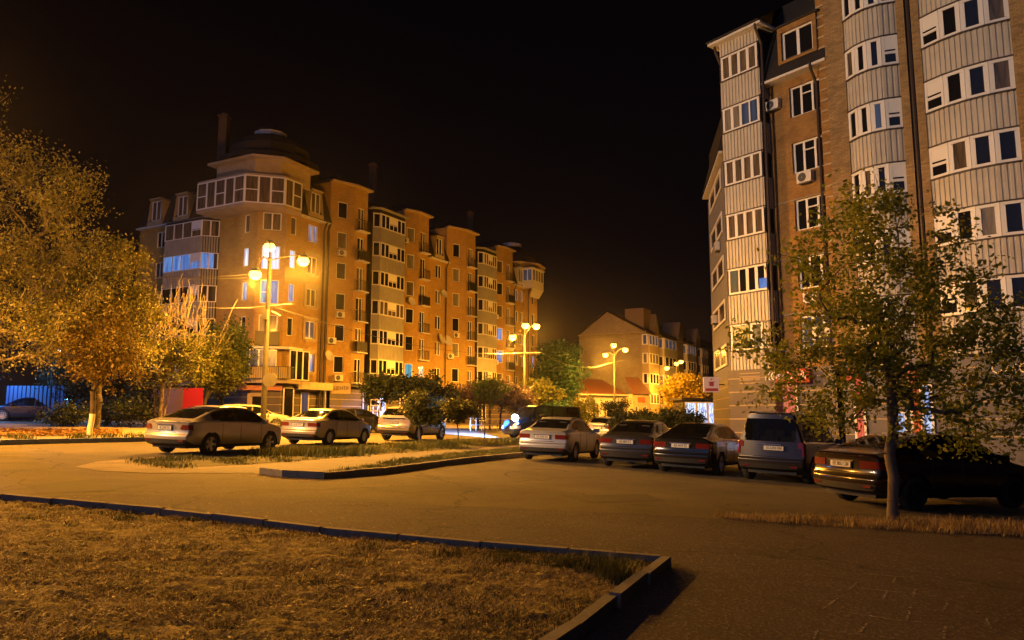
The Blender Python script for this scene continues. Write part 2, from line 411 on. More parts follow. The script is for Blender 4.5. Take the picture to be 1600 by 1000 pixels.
tall = [ground(x_, y_) for x_, y_ in ((425, 712), (450, 710), (480, 712), (505, 710), (535, 712), (560, 708), (640, 702), (655, 699), (700, 697), (715, 694), (760, 694), (800, 693))]
for q in tall: blades(mb, 420, lambda: (q[0]+rng.gauss(0, .35), q[1]+rng.gauss(0, .35)), .24, .02, lean=.6, base=.02)
o = mb.build('verge_grass', M['mixed_blades']); tag(o, kind='stuff')
# ---- right strip of dry grass under the tree
rs = [ground(*p) for p in ((1120, 808), (1300, 812), (1450, 818), (1600, 822), (1600, 838), (1450, 832), (1300, 824), (1140, 812))]
rs[3] += Vector((4, -.6, 0)); rs[4] += Vector((4, -.6, 0))
sheet('tree_strip', rs, M['earth'], .014)
mb = MB()
blades(mb, 9000, region_poly(rs), .085, .010, lean=.7, base=.02, clump=((20, 70), .14))
blades(mb, 2600, region_poly([rs[2], rs[3], rs[4], rs[5]]), .15, .010, lean=.5, base=.02)
leafmat('straw_blades', (.12, .08, .03), (.34, .25, .10), (.62, .48, .24), 1.5, .2)
o = mb.build('dry_roadside_grass', M['straw_blades']); tag(o, kind='stuff')
# ---- far left kerb, verge with leaf litter, path
LK = [ground(-260, 709), ground(0, 696), ground(110, 693), ground(240, 690), ground(330, 686)]
LB = [ground(430, 668), ground(330, 667), ground(120, 668), ground(-300, 672)]
sheet('left_verge', LK+LB, M['sand'], .012)
lit = [ground(*p) for p in ((-200, 690), (0, 683), (120, 682), (190, 681), (190, 673), (0, 673), (-200, 678))]
mb = MB()
mat('kerb_blue_lit', (.10, .16, .34), .7, c2=(.16, .22, .40), scale=4, bump=.004)  # blue cast of the cold light put into the kerb's colour
kerb('street_kerb', LK, .16, .17, M['kerb_blue_lit'], 1.0)
lm = MB()
f_ = region_poly(lit)
for i in range(5200):
    x, y = f_(); s_ = rng.uniform(.05, .13); a = rng.uniform(0, 6.28); t = rng.uniform(-.9, .9); z = gz(x, y)+.02+rng.random()*.10
    dx, dy = math.cos(a)*s_, math.sin(a)*s_
    lm.face([(x-dx, y-dy, z-t*s_*.5), (x+dy*.6, y-dx*.6, z), (x+dx, y+dy, z+t*s_*.5), (x-dy*.6, y+dx*.6, z+.02)])
leafmat('fallen_leaves', (.12, .06, .02), (.25, .14, .05), (.40, .26, .10), 2, .1)
for i in range(900):
    j_ = rng.randrange(4); q_ = K[j_].lerp(K[j_+1], rng.random()) if i % 3 else MK[rng.randrange(6)]; side_ = rng.gauss(0, .5)
    x, y = q_[0]+rng.gauss(0, .6), q_[1]+abs(side_)*(1 if i % 3 else -1); s_ = rng.uniform(.012, .035); a = rng.uniform(0, 6.28); z = gz(x, y)+.022
    dx, dy = math.cos(a)*s_, math.sin(a)*s_; lm.face([(x-dx, y-dy, z), (x+dy*.6, y-dx*.6, z+.004), (x+dx, y+dy, z+.012), (x-dy*.6, y+dx*.6, z+.003)])
tag(lm.build('leaf_litter', M['fallen_leaves']), kind='stuff')
mb = MB()
for px_, py_ in ((20, 686), (40, 687), (120, 686), (135, 685), (170, 685), (205, 684), (228, 684)):
    q = ground(px_, py_); blades(mb, 60, lambda: (q[0]+rng.gauss(0, .2), q[1]+rng.gauss(0, .15)), .22, .03, lean=.8)
tag(mb.build('kerbside_weeds', M['green_blades']), kind='stuff')
# chalk game drawn on the asphalt, bottom right
chalk = mat('chalk', (.42, .38, .35), .95, c2=(.10, .085, .08), scale=26)
mb = MB()
def chalk_line(a, b, wd=.022):
    A_, B_ = ground(*a), ground(*b); n = 10; L = (B_-A_); d = L.normalized(); s_ = Vector((-d.y, d.x, 0))*wd/2
    for i in range(n):
        if rng.random() < .28: continue
        p = A_+L*(i/n)+s_*rng.uniform(-.6, .6); q = A_+L*((i+.9)/n)+s_*rng.uniform(-.6, .6); u = rng.uniform(.5, 1.1)
        mb.face([(v[0], v[1], gz(v[0], v[1])+.011) for v in (p-s_*u, q-s_*u, q+s_*u, p+s_*u)])
for a, b in (((1285, 953), (1310, 936)), ((1327, 922), (1340, 911)), ((1312, 957), (1410, 972)), ((1410, 972), (1455, 975)), ((1345, 990), (1362, 963)), ((1275, 985), (1400, 1000)), ((1272, 1000), (1278, 984)), ((1340, 920), (1480, 935)),
             ((1426, 935), (1430, 922)), ((1380, 938), (1386, 925)), ((1417, 970), (1424, 950)), ((1473, 958), (1480, 944)), ((1540, 965), (1548, 984)), ((1395, 912), (1400, 903)), ((1350, 898), (1430, 904)), ((1475, 1000), (1477, 980)), ((1500, 912), (1530, 914))):
    chalk_line(a, b)
structure('chalk_drawing', mb, chalk)
# worn light edge between the two asphalt layers, tyre arc, patches
seam = mat('asphalt_seam', (.15, .12, .085), .9, c2=(.05, .042, .035), scale=9)
mb = MB(); E_ = A[:11]
for i in range(len(E_)-1):
    L_ = (E_[i+1]-E_[i]); n_ = max(2, int(L_.length/.25)); d_ = L_.normalized(); s_ = Vector((-d_.y, d_.x, 0))
    for k in range(n_):
        if rng.random() < .18: continue
        wd = rng.uniform(.008, .03); p = E_[i]+L_*(k/n_)+s_*rng.uniform(-.02, .02); q = E_[i]+L_*((k+1)/n_)+s_*rng.uniform(-.02, .02)
        mb.face([(v_[0], v_[1], gz(v_[0], v_[1])+.012) for v_ in (p-s_*wd, q-s_*wd, q+s_*wd, p+s_*wd)])
structure('asphalt_seam', mb, seam)
dark = mat('tyre_mark', (.030, .025, .018), .9, c2=(.05, .042, .03), scale=5); mb = MB(); c_ = ground(815, 748)
for k in range(26):
    a0, a1_ = 1.9+k*.075, 1.9+(k+1)*.075
    for r0_ in (1.3,):
        w_ = .045*(1-abs(k-13)/16); P_ = [(c_[0]+.9+r_*math.cos(a), c_[1]+1.0+r_*1.4*math.sin(a)) for r_, a in ((r0_-w_, a0), (r0_+w_, a0), (r0_+w_, a1_), (r0_-w_, a1_))]
        mb.face([(x, y, gz(x, y)+.008) for x, y in P_])
structure('tyre_mark', mb, dark)
# patches repaired with other asphalt
groundmat('asphalt_patch', (.040, .034, .026), (.060, .050, .038), (.12, .10, .075), fine=40, bump=.006)
for k, P_ in enumerate((((40, 760), (150, 748), (260, 753), (170, 768), (60, 772)), ((560, 762), (690, 757), (760, 764), (640, 772)), ((880, 775), (1010, 772), (1040, 784), (920, 786)))):
    sheet('asphalt_patch', [ground(*p) for p in P_], M['asphalt_patch'], .008)
# ------------------------------------------------------------ building kit
# plan outlines run left to right as seen from the street, so the outside is on the right-hand side of travel
brickmat('brick_orange', (.42, .245, .042), (.32, .18, .032), (.38, .28, .15))
brickmat('brick_yellow', (.38, .25, .095), (.24, .15, .055), (.20, .15, .10), bump=.012, var=.18)
brickmat('brick_rust', (.35, .185, .03), (.26, .13, .022), (.25, .17, .11), bump=.008, var=.2)
brickmat('brick_pale', (.38, .30, .19), (.31, .24, .15), (.28, .24, .18))
mat('plaster_trim', (.40, .31, .19), .8, c2=(.33, .25, .14), scale=1.5)
mat('white_trim', (.62, .60, .56), .6, c2=(.5, .48, .44), scale=2)
mat('window_frame', (.72, .71, .68), .45)
mat('panel_white', (.52, .50, .46), .5)
mat('siding_cream', (.50, .46, .385), .5, c2=(.42, .38, .31), scale=1.2)
mat('siding_grey', (.30, .285, .255), .55, c2=(.24, .23, .21), scale=1.2)
mat('roof_dark', (.012, .010, .010), .8, c2=(.022, .018, .017), scale=6, bump=.01)
mat('roof_red', (.20, .075, .045), .6, c2=(.15, .055, .035), scale=5)
mat('iron', (.02, .019, .018), .5, metal=.4)
mat('pipe_brown', (.04, .025, .018), .5)
mat('reveal', (.30, .24, .16), .8)
mat('ac_white', (.60, .58, .54), .5)
mat('ac_dark', (.05, .05, .05), .6)
mat('dish', (.42, .40, .37), .5)
mat('inside_dark', (.012, .011, .012), .9)
def glass(name, c, rough=.06, c2=None, scale=.8):
    return mat(name, c, rough, c2=c2, scale=scale, spec=.35, stretch=(3, 3, .3) if c2 else None)
glass('glass_dark', (.010, .010, .013))
glass('glass_curtain', (.05, .04, .03), .08, c2=(.16, .12, .08), scale=1.6)
glass('glass_sheer', (.12, .11, .10), .1, c2=(.25, .22, .18), scale=1.6)
def litpane(name, c1, c2, es, scale=1.2):
    m = mat(name, (.02, .02, .02), .1); n = m.node_tree.nodes; l = m.node_tree.links; p = n['Principled BSDF']
    t = n.new('ShaderNodeTexCoord'); mp = n.new('ShaderNodeMapping'); mp.inputs['Scale'].default_value = (4, 4, .35)
    nz = n.new('ShaderNodeTexNoise'); nz.inputs['Scale'].default_value = scale; nz.inputs['Detail'].default_value = 3
    oi = n.new('ShaderNodeObjectInfo'); ad = n.new('ShaderNodeVectorMath'); ad.operation = 'ADD'
    l.new(t.outputs['Object'], ad.inputs[0]); l.new(oi.outputs['Location'], ad.inputs[1]); l.new(ad.outputs[0], mp.inputs[0])
    l.new(mp.outputs[0], nz.inputs[0]); r = n.new('ShaderNodeValToRGB')
    r.color_ramp.elements[0].position = .38; r.color_ramp.elements[1].position = .62
    r.color_ramp.elements[0].color = (*c1, 1); r.color_ramp.elements[1].color = (*c2, 1)
    l.new(nz.outputs['Fac'], r.inputs[0]); l.new(r.outputs[0], p.inputs['Emission Color']); p.inputs['Emission Strength'].default_value = es
litpane('lit_white', (.35, .52, 1.0), (.95, .97, 1.0), 1.0)
litpane('lit_blue', (.05, .17, .62), (.20, .42, .95), .62)
litpane('lit_cyan', (.02, .30, .45), (.10, .50, .60), .8)
litpane('lit_warm', (.55, .33, .06), (.85, .58, .14), .55)
litpane('lit_dim', (.03, .05, .10), (.10, .13, .2), .35)
litpane('lit_pinkish', (.10, .09, .22), (.62, .55, .75), .55)
litpane('lit_tan', (.16, .12, .05), (.30, .24, .12), .5)

def wall(mb, p0, p1, z0, z1, ops=(), reveal=.16):
    p0 = Vector(p0[:2]); p1 = Vector(p1[:2]); L = (p1-p0).length; d = (p1-p0)/L; nin = Vector((-d.y, d.x))
    xs = sorted({0.0, L, *[o[0] for o in ops], *[o[1] for o in ops]}); zs = sorted({z0, z1, *[o[2] for o in ops], *[o[3] for o in ops]})
    P = lambda s_, z, k=0.0: (p0.x+d.x*s_+nin.x*k, p0.y+d.y*s_+nin.y*k, z)
    for i in range(len(xs)-1):
        for j in range(len(zs)-1):
            cx, cz = (xs[i]+xs[i+1])/2, (zs[j]+zs[j+1])/2
            if any(o[0] < cx < o[1] and o[2] < cz < o[3] for o in ops): continue
            a, b, c_, e_ = xs[i], xs[i+1], zs[j], zs[j+1]
            mb.face([P(a, c_), P(b, c_), P(b, e_), P(a, e_)], [(a, c_), (b, c_), (b, e_), (a, e_)])
    for a, b, c_, e_ in ops:
        r = reveal
        for q in (((a, c_), (a, e_)), ((b, e_), (b, c_)), ((b, c_), (a, c_)), ((a, e_), (b, e_))):
            (s0, h0), (s1, h1) = q
            mb.face([P(s0, h0), P(s1, h1), P(s1, h1, r), P(s0, h0, r)], [(s0, h0), (s1, h1), (s1+r, h1+r), (s0+r, h0+r)])
_fr = {}; _pn = {}
def window(parent, p0, d, s_, zb, w_, h_, cells='gg', pane='glass_dark', inset=.10, fr=.06, frame_mat='window_frame', out=0.0, hfrac=None, name='window'):
    """frame as the part, glass as its sub-part; p0,d = wall line; s_ = distance to the window's centre"""
    key = (round(w_, 2), round(h_, 2), cells, frame_mat, fr)
    n = len(cells); bw = fr; cw = (w_-bw)/n
    if key not in _fr:
        mb = MB(); hw = w_/2; y0 = -.035; t = .07
        mb.box((0, 0, bw/2), (w_, t, bw)); mb.box((0, 0, h_-bw/2), (w_, t, bw))
        for k in range(n+1): mb.box((-hw+bw/2+k*cw, 0, h_/2), (bw, t-.004, h_-2*bw))
        for k, c_ in enumerate(cells):
            cx = -hw+bw/2+(k+.5)*cw
            if c_ == 'p': mb.box((cx, 0, h_*.72), (cw-bw, .04, h_*.56-2*bw+.0)); mb.box((cx, 0, h_*.42), (cw-bw, t-.008, bw))
            if c_ == 't': mb.box((cx, 0, h_*.70), (cw-bw, t-.008, bw*.8))
            if c_ == 'm': mb.box((cx, 0, h_*.48), (cw-bw, t-.008, bw*.8))
            if c_ == 'b': mb.box((cx, 0, h_*.22), (cw-bw, .04, h_*.44-bw))
            if c_ in 'go': # opening sash: slightly thicker inner rim
                for sx_ in (-1, 1): mb.box((cx+sx_*(cw/2-bw*.75), -.012, h_/2), (bw*.5, .04, h_-2.3*bw))
        _fr[key] = mb.mesh('window', M[frame_mat])
    nin = Vector((-d[1], d[0], 0)); pos = Vector((p0[0]+d[0]*s_, p0[1]+d[1]*s_, zb))+nin*(inset-out)
    o = bpy.data.objects.new(name, _fr[key]); col.objects.link(o); o.parent = parent
    o.location = pos-wloc(parent); o.rotation_euler.z = math.atan2(d[1], d[0])
    k2 = (round(w_, 2), round(h_, 2), pane)
    if k2 not in _pn:
        mb = MB(); hw = w_/2-.01; mb.box((0, .015, h_/2), (2*hw, .012, h_-.02)); _pn[k2] = mb.mesh('pane', M[pane])
    q = bpy.data.objects.new('pane', _pn[k2]); col.objects.link(q); q.parent = o
    return o
def corrugated(mb, p0, p1, z0, z1, pitch=.2, depth=.03, face_out=0.0):
    """vertical ribbed cladding between two plan points"""
    p0 = Vector(p0[:2]); p1 = Vector(p1[:2]); L = (p1-p0).length; d = (p1-p0)/L; nout = Vector((d.y, -d.x))
    n = max(1, round(L/pitch)); pt = L/n; prof = []
    for k in range(n):
        s0 = k*pt
        for f_, o_ in ((0, 0), (.52, 0), (.62, -depth), (.90, -depth), (1.0, 0)):
            prof.append((s0+f_*pt, o_))
    rows = [[(p0.x+d.x*a+nout.x*(b+face_out), p0.y+d.y*a+nout.y*(b+face_out), z) for a, b in prof] for z in (z0, z1)]
    mb.grid(rows)
_ac = []
def ac_unit(parent, p0, d, s_, z, sc_=1.0):
    if not _ac:
        mb = MB(); mb.box((0, -.2, .28), (.8, .3, .55)); _ac.append(mb.mesh('air_conditioner', M['ac_white']))
        mb = MB(); mb.lathe([(.02, -.362), (.21, -.362), (.23, -.352), (.23, -.348)], (-.1, 0, .28), 20, 'y')
        mb.box((.0, -.1, -.04), (.6, .4, .03)); _ac.append(mb.mesh('fan_grille', M['ac_dark']))
    pos = Vector((p0[0]+d[0]*s_, p0[1]+d[1]*s_, z))
    o = bpy.data.objects.new('air_conditioner', _ac[0]); col.objects.link(o); o.parent = parent; o.location = pos-wloc(parent)
    o.rotation_euler.z = math.atan2(d[1], d[0]); o.scale = (sc_,)*3
    q = bpy.data.objects.new('fan_grille', _ac[1]); col.objects.link(q); q.parent = o
_ds = []
def dish(parent, p0, d, s_, z, r=.45, yaw=0.0):
    if not _ds:
        mb = MB(); pr = [(.001, 0)]+[(k/6, .22*(k/6)**2) for k in range(1, 7)]
        mb.lathe([(a, -b) for a, b in pr], (0, -.5, 0), 20, 'y'); mb.lathe([(a, -b+.02) for a, b in pr], (0, -.5, 0), 20, 'y')
        mb.tube([(0, 0, -.35), (0, -.3, -.3), (0, -.5, 0)], .04, 6); mb.tube([(0, -.55, -.95), (0, -1.25, -.2)], .025, 5); mb.box((0, -1.28, -.18), (.12, .16, .12))
        _ds.append(mb.mesh('satellite_dish', M['dish'], smooth=True))
    pos = Vector((p0[0]+d[0]*s_, p0[1]+d[1]*s_, z))
    o = bpy.data.objects.new('satellite_dish', _ds[0]); col.objects.link(o); o.parent = parent; o.location = pos-wloc(parent)
    o.rotation_euler = (R(-18), 0, math.atan2(d[1], d[0])+yaw); o.scale = (r, r*.9, r)
_bl = {}
def french_balcony(parent, p0, d, s_, z, w_=1.5, dep=.55, solid=False):
    key = (w_, dep, solid)
    if key not in _bl:
        mb = MB(); mb.box((0, -dep/2, -.05), (w_+.1, dep+.06, .10)); sl = mb.mesh('balcony', M['white_trim'])
        mb = MB(); h = 1.0
        for y, x0, x1 in ((-dep, -w_/2, w_/2),):
            mb.box((0, y, h), (w_, .035, .035)); mb.box((0, y, .12), (w_, .025, .025))
            n = int(w_/.13)
            for k in range(n+1): mb.box((x0+w_*k/n, y, h/2+.05), (.02, .02, h-.05))
        for x in (-w_/2, w_/2):
            mb.box((x, -dep/2, h), (.035, dep, .035))
            for k in range(5): mb.box((x, -dep*k/4, h/2+.05), (.02, .02, h-.05))
        if solid: mb.box((0, -dep+.03, .55), (w_, .012, .8))
        _bl[key] = (sl, mb.mesh('railing', M['iron']))
    a, b = _bl[key]
    pos = Vector((p0[0]+d[0]*s_, p0[1]+d[1]*s_, z))
    o = bpy.data.objects.new('balcony', a); col.objects.link(o); o.parent = parent; o.location = pos-wloc(parent); o.rotation_euler.z = math.atan2(d[1], d[0])
    q = bpy.data.objects.new('railing', b); col.objects.link(q); q.parent = o
def cornice(mb, pts, z, out=.45, th=.18, back=.3):
    """overhanging eave slab following an open polyline, with a soffit"""
    P = [Vector(p[:2]) for p in pts]; O = []; I = []
    for i, p in enumerate(P):
        ds = []
        if i > 0: ds.append((P[i]-P[i-1]).normalized())
        if i < len(P)-1: ds.append((P[i+1]-P[i]).normalized())
        n = sum([Vector((q.y, -q.x)) for q in ds], Vector((0, 0))).normalized()
        k = 1/max(.5, n.dot(Vector((ds[0].y, -ds[0].x))))
        O.append(p+n*out*k); I.append(p-n*back*k)
    for i in range(len(P)-1):
        mb.face([(I[i][0], I[i][1], z), (I[i+1][0], I[i+1][1], z), (O[i+1][0], O[i+1][1], z), (O[i][0], O[i][1], z)])
        mb.face([(O[i][0], O[i][1], z), (O[i+1][0], O[i+1][1], z), (O[i+1][0], O[i+1][1], z+th), (O[i][0], O[i][1], z+th)])
        mb.face([(O[i][0], O[i][1], z+th), (O[i+1][0], O[i+1][1], z+th), (I[i+1][0], I[i+1][1], z+th+.02), (I[i][0], I[i][1], z+th+.02)])
    for k in (0, -1):
        mb.face([(I[k][0], I[k][1], z), (O[k][0], O[k][1], z), (O[k][0], O[k][1], z+th), (I[k][0], I[k][1], z+th+.02)])
    return O
def mansard(mb, p0, p1, z0, z1, lean, out0=.35, ends=(True, True)):
    p0 = Vector(p0[:2]); p1 = Vector(p1[:2]); d = (p1-p0).normalized(); n = Vector((-d.y, d.x))
    a, b = p0-n*out0, p1-n*out0; c_, e_ = p1+n*lean, p0+n*lean
    mb.face([(a.x, a.y, z0), (b.x, b.y, z0), (c_.x, c_.y, z1), (e_.x, e_.y, z1)])
    k = n*3
    for (q, t), f in (((a, e_), ends[0]), ((b, c_), ends[1])):
        if f: mb.face([(q.x, q.y, z0), (t.x, t.y, z1), (t.x+k.x, t.y+k.y, z1), (q.x+k.x, q.y+k.y, z0)])
    mb.face([(e_.x, e_.y, z1), (c_.x, c_.y, z1), (c_.x+k.x*2, c_.y+k.y*2, z1+1.2), (e_.x+k.x*2, e_.y+k.y*2, z1+1.2)])
def dormer(root, p0, d, s_, z0, w0=1.9, w1=1.2, h=2.3, lean=.9, pane='glass_dark', cells='gg', m='plaster_trim'):
    """mansard window: tapered cheeks and a small window standing upright"""
    d = Vector(d[:2]); n = Vector((-d.y, d.x)); c = Vector(p0[:2])+d*s_
    mb = MB(); P = lambda a, k, z: (c.x+d.x*a+n.x*k, c.y+d.y*a+n.y*k, z)
    f0 = -.30
    for sg in (-1, 1):
        q = [P(sg*w0/2, f0, z0), P(sg*w1/2, f0, z0+h), P(sg*w1/2, f0+lean+.5, z0+h), P(sg*w0/2, f0+lean*.0+.3, z0)]
        mb.face(q if sg > 0 else q[::-1])
    mb.face([P(-w1/2-.1, f0-.12, z0+h), P(w1/2+.1, f0-.12, z0+h), P(w1/2+.1, f0+lean+.7, z0+h+.05), P(-w1/2-.1, f0+lean+.7, z0+h+.05)])
    mb.face([P(-w1/2-.1, f0-.12, z0+h+.12), P(w1/2+.1, f0-.12, z0+h+.12), P(w1/2+.1, f0+lean+.7, z0+h+.16), P(-w1/2-.1, f0+lean+.7, z0+h+.16)])
    mb.face([P(-w1/2-.1, f0-.12, z0+h), P(w1/2+.1, f0-.12, z0+h), P(w1/2+.1, f0-.12, z0+h+.12), P(-w1/2-.1, f0-.12, z0+h+.12)])
    mb.face([P(-w0/2, f0, z0), P(w0/2, f0, z0), P(w0/2-.12*(w0-w1), f0, z0+.45), P(-w0/2+.12*(w0-w1), f0, z0+.45)])
    ww = min(w0, w1)-.12
    mb.face([P(-w0/2+.1, f0+.28, z0+.45), P(w0/2-.1, f0+.28, z0+.45), P(w1/2, f0+.28, z0+h), P(-w1/2, f0+.28, z0+h)])
    o = mb.build('dormer', M[m], root)
    w_ = window(root, c-n*(-f0-.0), d, 0, z0+.5, ww, h-.65, cells, pane, inset=.18)
    w_.parent = o; w_.location = w_.location-o.location
# ------------------------------------------------------------ LEFT BUILDING
u = Vector((.475, .880)); v = Vector((.880, -.475)); n1 = Vector((.880, -.475)); n2 = Vector((-.475, -.880))
P0 = Vector((-16.5, 70.0)); T = lambda px, z=10: on_line(P0, u, px, z)
B = empty('apartment_building', (-16.5, 70.0, gz(-16.5, 70)), 'large seven-storey orange brick apartment building with a corner tower, left of the street', 'apartment building')
FL = {k: 4.9+2.9*(k-2) for k in range(2, 9)}; EAVE = 19.3; BASE = 4.75
LM = MB()   # brick walls
def U(P, d, a): return Vector(P[:2])+Vector(d[:2])*a
# corner tower body
e1 = U(P0, u, T(457, 14))+n1*.8
b1 = e1-u*1.7; cd = (v+u).normalized(); b2 = b1-cd*2.35; b3 = b2-v*2.4
nl = b3+u*.8                       # left wing wall line starts here and runs to the far left
tl = -on_line(nl, -v, 214, 14); wl0 = nl+v*tl
w1h = 1.55
def win_ops(cols_, z0=None):
    return [(c-w_/2, c+w_/2, FL[f]+zb, FL[f]+zb+h_) for c, w_, f, zb, h_ in cols_]
# left wing
Lw = (nl-wl0).length; cl = Lw*.22
cols_ = [(cl, 1.2, f, .9, 1.5) for f in (2, 3, 4, 5, 6)]
wall(LM, wl0, nl, BASE, EAVE, win_ops(cols_))
for c, w_, f, zb, h_ in cols_: window(B, wl0, v, c, FL[f]+zb, w_, h_, 'gg', 'glass_curtain' if f % 2 else 'glass_dark')
wall(LM, wl0-u*-12, wl0, BASE, EAVE)
wall(LM, nl, b3, BASE, EAVE)
# tower faces
tc_ = [(1.2, .62, f, .75, 1.55) for f in (3, 4, 5, 6)]
wall(LM, b3, b2, BASE, EAVE, win_ops(tc_)); PN = {6: 'glass_curtain', 5: 'lit_white', 4: 'lit_blue', 3: 'glass_dark', 2: 'glass_dark'}
for c, w_, f, zb, h_ in tc_: window(B, b3, v, c, FL[f]+zb, w_, h_, 'g', PN[f])
tc_ = [(1.175, 1.5, f, .45 if f in (4, 5) else .9, 2.0 if f in (4, 5) else 1.5) for f in (3, 4, 5, 6)]
wall(LM, b2, b1, BASE, EAVE, win_ops(tc_))
for c, w_, f, zb, h_ in tc_: window(B, b2, cd, c, FL[f]+zb, w_, h_, 'mg' if f in (4, 5) else 'gg', PN[f] if f != 3 else 'glass_sheer')
tc_ = [(.85, .7, f, .75, 1.55) for f in (3, 4, 5, 6)]
wall(LM, b1, e1, BASE, EAVE, win_ops(tc_))
for c, w_, f, zb, h_ in tc_: window(B, b1, u, c, FL[f]+zb, w_, h_, 'g', PN[f])
m0 = e1-n1*.8; wall(LM, e1, m0, BASE, EAVE)
# dark balcony on the tower centre, third floor
mb = MB(); c0 = U(b2, cd, 1.175)-Vector((-cd.y, cd.x))*.5
mb.box((c0.x, c0.y, FL[3]+.35), (1.9, 1.0, 1.15), math.atan2(cd.y, cd.x)); mb.build('balcony', M['pipe_brown'], B)
# flat wall F1 with a column of windows in stone surrounds
tF1 = T(509, 12); f1 = P0+u*tF1; L1 = (f1-m0).length; cF = on_line(m0, u, 486, 12)
cols_ = [(cF, 1.25, f, .85, 1.55) for f in (2, 3, 4, 5, 6)]
wall(LM, m0, f1, BASE, EAVE, win_ops(cols_))
PN1 = {2: 'lit_blue', 3: 'lit_dim', 4: 'glass_curtain', 5: 'glass_curtain', 6: 'lit_pinkish'}
for c, w_, f, zb, h_ in cols_:
    window(B, m0, u, c, FL[f]+zb, w_, h_, 'gg', PN1[f])
    if f < 6:
        mb = MB(); z0 = FL[f]+zb; a = math.atan2(u.y, u.x)
        for (ds, dz, sx_, sz_) in ((-w_/2-.15, h_/2, .28, h_+.3), (w_/2+.15, h_/2, .28, h_+.3), (0, -.16, w_+.02, .30), (0, h_+.22, w_+.6, .44), (0, h_+.50, .5, .16)):
            p = U(m0, u, c+ds)+n1*.03; mb.box((p.x, p.y, z0+dz), (sx_, .09, sz_), a)
        mb.build('window_surround', M['plaster_trim'], B)
WS = []   # record of segments for cornices
def tower_module(t0, name_, pxs, frz=7, shut=(), acs=(), dishes=(), panes={}, base=BASE, fb=True, z1=23.6):
    """tall bay: slanted face with a window column, then a face with French balconies"""
    a = P0+u*t0; dA = Vector((math.sin(R(48)), math.cos(R(48)))); la = on_line(a, dA, pxs[1], 12); q = a+dA*la
    la2 = on_line(q, u, pxs[2], 12); r_ = q+u*la2; off = (q-a).dot(n1)
    c = la*.50; cols_ = [(c, 1.05, f, .9, 1.55) for f in range(2, frz+1)]
    wall(LM, a, q, base, z1, win_ops(cols_))
    rr = random.Random(int(t0*10)+9)
    for i, (c_, w_, f, zb, h_) in enumerate(cols_):
        window(B, a, dA, c_, FL[f]+zb, w_, h_, 'g', panes.get(f, rr.choice(['glass_dark', 'glass_curtain', 'glass_dark', 'glass_sheer'])))
        if f in acs: ac_unit(B, a, dA, c_-(.9 if i % 2 else .1), FL[f]+(.6 if i % 2 else .15))
    c2 = min(la2*.5, la2-.5); cols2 = [(c2, .95, f, .05, 2.25) for f in range(2, frz+1)]
    wall(LM, q, r_, base, z1, win_ops(cols2))
    for c_, w_, f, zb, h_ in cols2:
        window(B, q, u, c_, FL[f]+zb, w_, h_, 'mg', panes.get(-f, 'glass_curtain' if f % 2 else 'glass_dark'), name='french_window')
        french_balcony(B, q, u, c_, FL[f]+.02, min(1.45, la2), .5, solid=((f*7+int(t0)) % 3 == 0))
    end = r_-n1*off; wall(LM, r_, end, base, z1)
    LW = MB(); cornice(LW, [a-n1*.01, q, r_, end], z1, .38, .16); LW.build('cornice', M['plaster_trim'], B)
    rf = MB(); O = [a-dA*.2+n1*.0, q+n1*.45, r_+n1*.45+u*.2, end+u*.3]; ap = (a+end)/2-n1*1.4
    for i in range(3): rf.face([(O[i].x, O[i].y, z1+.17), (O[i+1].x, O[i+1].y, z1+.17), (ap.x, ap.y, z1+1.5)])
    bk = [O[3]-n1*4, O[0]-n1*4]
    rf.face([(O[3].x, O[3].y, z1+.17), (bk[0].x, bk[0].y, z1+.17), (ap.x, ap.y, z1+1.5)]); rf.face([(bk[1].x, bk[1].y, z1+.17), (O[0].x, O[0].y, z1+.17), (ap.x, ap.y, z1+1.5)])
    rf.build('roof', M['roof_dark'], B)
    bw_ = MB(); wall(bw_, a-n1*3.5, a, EAVE-.5, z1); wall(bw_, end, end-n1*3.5, EAVE-.5, z1); bw_.build('wall', M['brick_orange'], B)
    for s_, z, rz_ in dishes: dish(B, a, dA, s_, z, .5, rz_)
    return end
